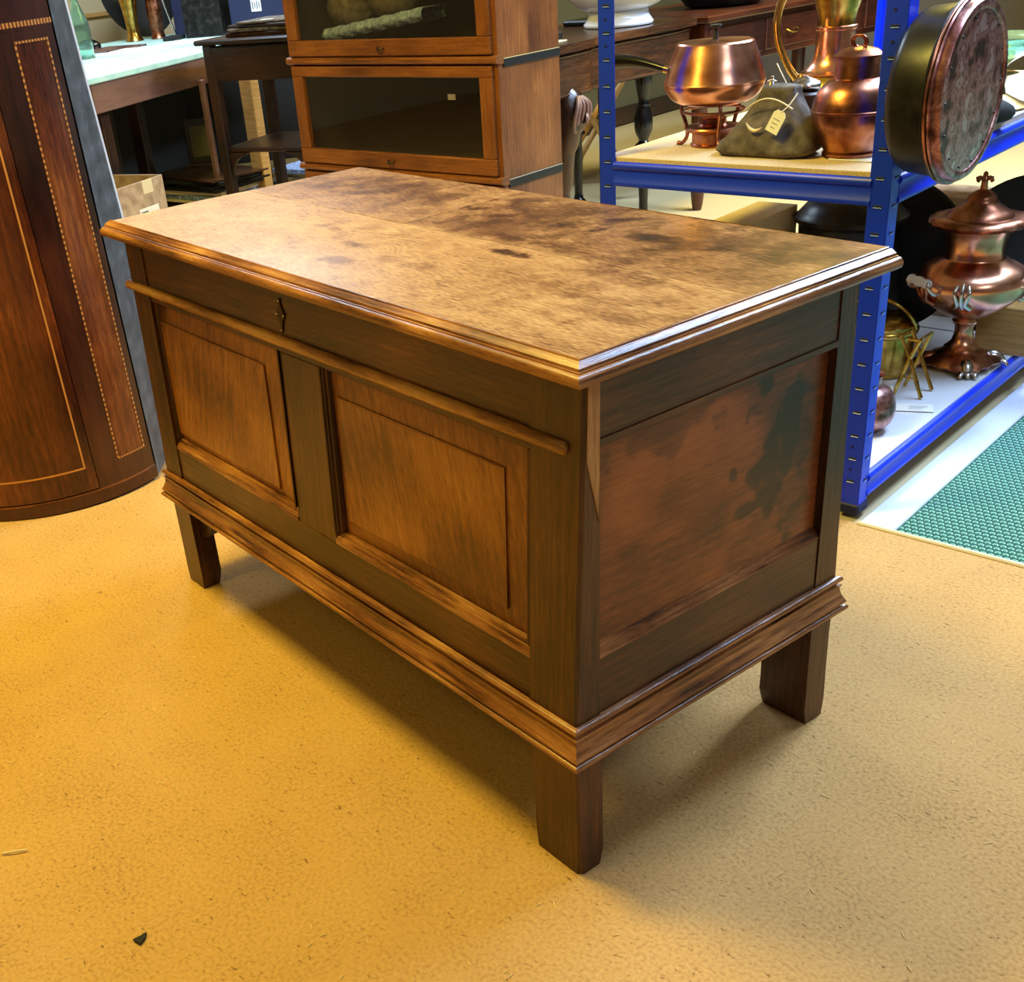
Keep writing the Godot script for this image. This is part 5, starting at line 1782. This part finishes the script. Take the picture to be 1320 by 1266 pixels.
	part("tape", slab(Vector3(0.10, 0.385, 0.1534), Vector3(0.06, 0.05, 0.0008), 0.0002), M.ivory, cb)
	solo("dark_bundle", slab(Vector3(0, 0.16, 0), Vector3(0.20, 0.32, 0.16), 0.03), M.navy, "dark blue bundle inside the open cardboard box", "bundle", cb.position + RB * Vector3(0.0, 0.012, 0.0), TH + 108)
	# record sleeves and papers piled under the table
	var tones = [M.walnut, M.suede, M.paper, M.soft_black, M.quilt, M.dull_board, M.ivory, M.iron]
	rng.seed = 31
	var tname = ["walnut-brown", "greyish brown", "white", "black", "blue-grey", "dull pink-brown", "cream", "iron-grey"]
	var ordinal = ["lowest", "second", "third", "fourth", "fifth", "sixth", "seventh", "eighth", "ninth", "tenth", "eleventh", "twelfth", "thirteenth", "fourteenth", "fifteenth", "topmost"]
	for p in [[-3.46, -2.10, 16, "left"], [-3.22, -2.62, 12, "right"]]:
		var y = -0.01
		for k in p[2]:
			var th = rng.randf_range(0.010, 0.024)
			var tn = rng.randi_range(0, 7)
			solo("record_sleeve", slab(Vector3(0, th / 2, 0), Vector3(rng.randf_range(0.40, 0.50), th - 0.0006, rng.randf_range(0.30, 0.38)), 0.002), tones[tn], "%s flat sleeve, %s from the floor in the %s pile by the mint table" % [tname[tn], "topmost" if k == p[2] - 1 else ordinal[k], p[3]], "sleeve", rm(p[0] + rng.randf_range(-0.02, 0.02), y, p[1] + rng.randf_range(-0.02, 0.02)), TH + rng.randf_range(-12, 12), "record sleeves in the %s pile" % p[3])
			y += th
	var fr = thing("standing_frame", "small black photo frame standing on the piled record sleeves", "frame", rm(-3.58, 0.265, -2.16), TH + 50)
	mb = MB.new()
	mb.box(Vector3(0, 0.10, 0), Vector3(0.14, 0.20, 0.02), 0.004)
	part("frame", mb, M.black, fr)
	part("picture", slab(Vector3(0, 0.10, 0.0105), Vector3(0.09, 0.14, 0.002), 0.0005), M.olive_wall, fr)
	var gm = mat("grey_bin", c8(58, 63, 72), 0.5)
	mb = MB.new()
	mb.lathe([Vector2(0.0, 0.0), Vector2(0.18, 0.0), Vector2(0.21, 0.50), Vector2(0.225, 0.50), Vector2(0.225, 0.52), Vector2(0.20, 0.52), Vector2(0.17, 0.02), Vector2(0.0, 0.02)], 32)
	solo("grey_bin", mb, gm, "grey round bin in the shadow under the mint table", "bin", rm(-3.74, -0.01, -1.49))
	solo("pale_plank", slab(Vector3(0, 0.36, 0), Vector3(0.085, 0.74, 0.05), 0.003), M.pine, "upright pale wooden plank seen between the side stand's legs", "plank", rm(-3.27, -0.01, -2.26), TH)
	solo("thin_batten", slab(Vector3(0, 0.33, 0), Vector3(0.03, 0.68, 0.02), 0.003), M.dull_board, "thin dull batten standing just behind the side stand's left leg", "batten", rm(-3.30, -0.01, -2.02), TH)
	solo("added_dark_chest", slab(Vector3(0, 0.36, 0), Vector3(0.78, 0.72, 0.24), 0.005), M.soft_black, "added dark box covering the bright cream wall beyond the far end of the mint table", "chest", rm(-4.88, -0.01, -3.40), TH + 50)  # dark box added to cover the too bright wall
	solo("added_dark_cabinet", slab(Vector3(0, 0.37, 0), Vector3(0.95, 0.74, 0.34), 0.004), M.dark_stain, "added low dark box darkening the view behind the side stand", "cabinet", rm(-2.98, -0.01, -3.22), TH + 10)  # dark box added to keep the space behind the stand dim

# ---------------------------------------------------------------- row of desks along the alcove, right of the bookcase
func turned_leg(prof: Array) -> MB:
	var mb = MB.new()
	mb.lathe(smooth2(prof, 3), 24)
	return mb

func build_desks():
	# serpentine-fronted walnut desk
	var t = thing("walnut_desk", "walnut desk with a serpentine front and carved knee, right of the bookcase", "desk", rm(-1.43, -0.01, -2.0), TH)
	var out = []
	var n = 48
	for i in n + 1:
		var f = float(i) / n
		out.append(Vector2(-f * 1.10, 0.012 * sin(f * TAU * 1.5) + (0.018 if f < 0.36 else 0.0)))
	out.append(Vector2(-1.10, -0.62))
	out.append(Vector2(0.0, -0.62))
	# outline drawn with x along the desk's depth: turn so that the first axis runs to -z
	var X = Transform3D(Basis(Vector3(0, 0, 1), Vector3(1, 0, 0), Vector3(0, 1, 0)), Vector3.ZERO)
	var mb = MB.new()
	mb.prism(out, 0.014, X.translated(Vector3(0, 0.756, 0)), 40)
	part("desk_top", mb, M.walnut, t)
	var inn = []
	for i in n + 1:
		inn.append(out[i] + Vector2(0.02 * (1.0 if i == n else 0.0), -0.022))
	inn.append(Vector2(-1.08, -0.60))
	inn.append(Vector2(-0.02, -0.60))
	mb = MB.new()
	mb.prism(inn, 0.075, X.translated(Vector3(0, 0.666, 0)), 40)
	part("apron", mb, M.walnut, t)
	mb = MB.new()
	for y in [0.730, 0.600]:
		var path = []
		for i in range(1, n):
			path.append(Vector3(out[i].y - 0.020, y, out[i].x))
		mb.tube(path, 0.006, 6)
	part("apron_bead", mb, M.walnut, t)
	# carved cabriole leg near the bookcase
	mb = MB.new()
	mb.tube(smooth_path([Vector3(-0.05, 0.600, -0.27), Vector3(-0.03, 0.575, -0.27), Vector3(-0.015, 0.535, -0.27), Vector3(-0.02, 0.48, -0.27), Vector3(-0.04, 0.40, -0.27), Vector3(-0.055, 0.25, -0.27), Vector3(-0.06, 0.08, -0.27), Vector3(-0.05, 0.02, -0.27), Vector3(-0.04, 0.0, -0.27)], 4), range(33).map(func(i): return [0.055, 0.062, 0.060, 0.048, 0.038, 0.028, 0.024, 0.032, 0.036][i / 4] * (1.0 - 0.0 * i)), 16)
	var leg = part("leg", mb, M.walnut, t)
	mb = MB.new()
	for k in 5:                                      # carved scroll on the knee
		var a = deg_to_rad(-60 + k * 30)
		mb.tube(smooth_path([Vector3(0.030, 0.590, -0.27 + sin(a) * 0.012), Vector3(0.048, 0.565, -0.27 + sin(a) * 0.040), Vector3(0.040, 0.520, -0.27 + sin(a) * 0.050), Vector3(0.018, 0.470, -0.27 + sin(a) * 0.022)], 4), 0.008, 7)
	part("carving", mb, M.dull_board, leg)
	mb = MB.new()
	mb.lathe([Vector2(0.004, 0.0), Vector2(0.020, 0.004), Vector2(0.016, 0.012), Vector2(0.008, 0.010), Vector2(0.0, 0.016)], 20, Transform3D(Basis(Vector3.FORWARD, PI / 2).rotated(Vector3.UP, 0.6), Vector3(0.045, 0.515, -0.285)))
	part("scroll", mb, M.dull_board, leg)
	for e in [[-0.07, -0.83], [-0.55, -0.30], [-0.55, -1.03]]:
		mb = turned_leg([Vector2(0.030, 0.0), Vector2(0.034, 0.03), Vector2(0.018, 0.06), Vector2(0.022, 0.22), Vector2(0.020, 0.30), Vector2(0.036, 0.325), Vector2(0.018, 0.345), Vector2(0.034, 0.38), Vector2(0.036, 0.43), Vector2(0.026, 0.475), Vector2(0.030, 0.482), Vector2(0.020, 0.49), Vector2(0.032, 0.56), Vector2(0.034, 0.60)])
		var o = part("leg", mb, M.black_gloss, t)
		o.position = Vector3(e[0], 0, e[1])
	# second desk with small drawers
	var d = thing("drawer_desk", "dark mahogany desk with small drawers beyond the walnut desk", "desk", rm(-1.39, -0.01, -3.11), TH - 5.0)
	part("desk_top", slab(Vector3(-0.32, 0.757, -0.85), Vector3(0.66, 0.028, 1.70), 0.006), M.mahogany_dark, d)
	part("carcass", slab(Vector3(-0.33, 0.655, -0.85), Vector3(0.60, 0.17, 1.64), 0.003), M.mahogany_dark, d)
	for k in 4:
		var z = -0.24 - k * 0.40
		var dr = part("drawer", slab(Vector3(-0.029, 0.657, z), Vector3(0.012, 0.125, 0.37), 0.004), M.mahogany_dark, d)
		mb = MB.new()
		mb.tube(smooth_path([Vector3(-0.022, 0.660, z - 0.04), Vector3(-0.006, 0.652, z - 0.03), Vector3(-0.004, 0.648, z), Vector3(-0.006, 0.652, z + 0.03), Vector3(-0.022, 0.660, z + 0.04)], 3), 0.004, 7)
		part("handle", mb, M.silver if k == 0 else M.brass, dr)
	for e in [[-0.07, -0.06], [-0.07, -1.60], [-0.58, -0.06], [-0.58, -1.60]]:
		mb = turned_leg([Vector2(0.018, 0.0), Vector2(0.024, 0.03), Vector2(0.030, 0.10), Vector2(0.022, 0.15), Vector2(0.030, 0.30), Vector2(0.034, 0.48), Vector2(0.026, 0.52), Vector2(0.034, 0.57)])
		var o = part("leg", mb, M.mahogany_dark, d)
		o.position = Vector3(e[0], 0, e[1])
	# white footed tureen and papers on the desks
	mb = MB.new()
	mb.lathe([Vector2(0.0, 0.0), Vector2(0.120, 0.0), Vector2(0.134, 0.003), Vector2(0.137, 0.010), Vector2(0.132, 0.016), Vector2(0.122, 0.030), Vector2(0.117, 0.045), Vector2(0.118, 0.052), Vector2(0.112, 0.056)] + smooth2([Vector2(0.112, 0.057), Vector2(0.160, 0.075), Vector2(0.205, 0.115), Vector2(0.222, 0.165), Vector2(0.225, 0.200)], 4) + [Vector2(0.236, 0.206), Vector2(0.236, 0.214), Vector2(0.220, 0.214), Vector2(0.200, 0.12), Vector2(0.0, 0.075)], 64)
	solo("footed_tureen", mb, M.ceramic, "large white footed china basin on the walnut desk", "basin", rm(-1.625, 0.7605, -2.84))
	solo("flat_book", slab(Vector3(0, 0.014, 0), Vector3(0.22, 0.028, 0.16), 0.003), M.black, "black book under loose papers on the walnut desk", "book", rm(-1.62, 0.7605, -2.26), TH + 20)
	solo("loose_papers", slab(Vector3(0, 0.003, 0), Vector3(0.18, 0.006, 0.13), 0.001), M.paper, "cream papers lying on the black book", "papers", rm(-1.63, 0.789, -2.26), TH + 34)
	solo("pale_leaflet", slab(Vector3(0, 0.002, 0), Vector3(0.10, 0.004, 0.14), 0.001), M.ivory, "pale leaflet at the front edge of the walnut desk", "leaflet", rm(-1.53, 0.7605, -2.25), TH + 6)
	solo("black_tray", slab(Vector3(0, 0.01, 0), Vector3(0.22, 0.02, 0.30), 0.006), M.black_gloss, "black lacquer tray on the walnut desk beyond the basin", "tray", rm(-1.80, 0.7605, -3.0), TH)
	mb = MB.new()
	mb.lathe(smooth2([Vector2(0.0, 0.0), Vector2(0.14, 0.0), Vector2(0.17, 0.02), Vector2(0.20, 0.06), Vector2(0.19, 0.10)], 3) + [Vector2(0.0, 0.11)], 36)
	solo("black_dish", mb, M.black_gloss, "round black lidded dish on the drawer desk", "dish", rm(-1.62, 0.7625, -3.62))
	# things on the floor under and behind the desks
	mb = MB.new()
	mb.box(Vector3(0, 0.28, 0), Vector3(0.022, 0.56, 0.022), 0.004)
	solo("iron_post", mb, M.black, "thin black upright under the walnut desk beside its turned leg", "post", rm(-1.58, -0.01, -2.66), TH)
	var fs = thing("folding_rack", "pale wooden folding rack on the floor beyond the desks", "rack", rm(-2.42, -0.01, -3.75), TH + 40)
	for e in [[-0.16, 0.16, 0.0], [0.16, -0.16, 0.03], [-0.16, 0.16, 0.30], [0.16, -0.16, 0.33]]:
		mb = MB.new()
		mb.tube([Vector3(e[0], 0.006, e[2]), Vector3(e[1], 0.52, e[2])], 0.014, 8)
		part("leg", mb, M.pine, fs)
	for e in [[-0.08, 0.13], [0.08, 0.13], [0.15, 0.50], [-0.15, 0.50]]:
		mb = MB.new()
		mb.tube([Vector3(e[0], e[1], -0.01), Vector3(e[0], e[1], 0.34)], 0.010, 8)
		part("rail", mb, M.pine, fs)
	# shelves of dark goods along the back wall, seen past the post
	var bs = thing("dark_rack", "tall dark rack of stacked goods far behind the shelving's aisle side", "rack", rm(0.15, -0.01, -5.6), TH)
	for x in [-0.9, 0.0, 0.9]:
		part("upright", slab(Vector3(x, 0.9, 0), Vector3(0.05, 1.8, 0.40), 0.003), M.dark_stain, bs)
	for y in [0.10, 0.55, 1.0, 1.45, 1.79]:
		part("shelf", slab(Vector3(0, y, 0), Vector3(1.84, 0.03, 0.40), 0.003), M.dark_stain, bs)
	part("back_board", slab(Vector3(0, 0.9, -0.21), Vector3(1.84, 1.78, 0.015), 0.002), M.dark_stain, bs)
	rng.seed = 63
	var tone = [M.copper_old, M.iron, M.walnut, M.brass, M.paper, M.soft_black]
	var nm = ["copper", "black", "walnut", "brass", "white", "dull black"]
	for row in [0, 1, 2]:
		for k in 6:
			var w = rng.randf_range(0.10, 0.20)
			var h = rng.randf_range(0.05, 0.22)
			var m = rng.randi_range(0, 5)
			solo("rack_box", slab(Vector3(0, h / 2, 0), Vector3(w, h, 0.22), 0.006), tone[m], "%s box on the %s shelf of the far dark rack, %s along" % [nm[m], ["second", "third", "bottom"][row], ["first", "second", "third", "fourth", "fifth", "sixth"][k]], "box", rm(-0.62 + k * 0.29 + (0.02 if k > 2 else -0.02), [0.565, 1.015, 0.115][row] - 0.01 + 0.0005, -5.58), TH)

# ---------------------------------------------------------------- bits on the carpet
func build_floor_bits():
	rng.seed = 17
	var base = MB.new()
	base.tube([Vector3(-0.5, 0, 0), Vector3(0, 0.06, 0.05), Vector3(0.5, 0, 0)], 0.07, 5)
	var mm = MultiMesh.new()
	mm.transform_format = MultiMesh.TRANSFORM_3D
	mm.mesh = base.mesh()
	mm.instance_count = 520
	for i in 520:
		var p = rm(rng.randf_range(-1.6, 1.3), 0.001, rng.randf_range(-0.7, 1.1))
		var s = rng.randf_range(0.003, 0.009) if i > 30 else rng.randf_range(0.009, 0.02)
		var b = Basis(Vector3.UP, rng.randf() * TAU).scaled(Vector3(s, 0.006, 0.009 if i > 30 else 0.008))
		mm.set_instance_transform(i, Transform3D(b, p))
	var o = MultiMeshInstance3D.new()
	o.name = "carpet_lint"
	o.multimesh = mm
	o.material_override = mat("lint", c8(232, 206, 140), 0.9)
	add_child(o)
	tag(o, "pale lint and straw fragments scattered on the mustard carpet", "lint")
	o.set_meta("kind", "stuff")
	var mb = MB.new()
	mb.prism([Vector2(-0.008, -0.006), Vector2(0.006, -0.007), Vector2(0.004, 0.004), Vector2(-0.001, 0.012), Vector2(-0.004, 0.003)], 0.0015, Transform3D(Basis(Vector3.RIGHT, -PI / 2), Vector3(0, 0.003, 0)))
	solo("dark_chip", mb, M.soft_black, "small dark chip on the carpet near the picture's bottom left", "chip", Vector3(0.277, 0.0, 0.767), 20)
	mb = MB.new()
	mb.tube([Vector3(-0.018, 0.002, 0), Vector3(0, 0.004, 0.001), Vector3(0.018, 0.002, 0.0)], 0.0015, 6)
	solo("straw_piece", mb, M.ivory, "pale straw on the carpet near the left edge", "straw", Vector3(-0.0075, 0.001, 0.837), 60)
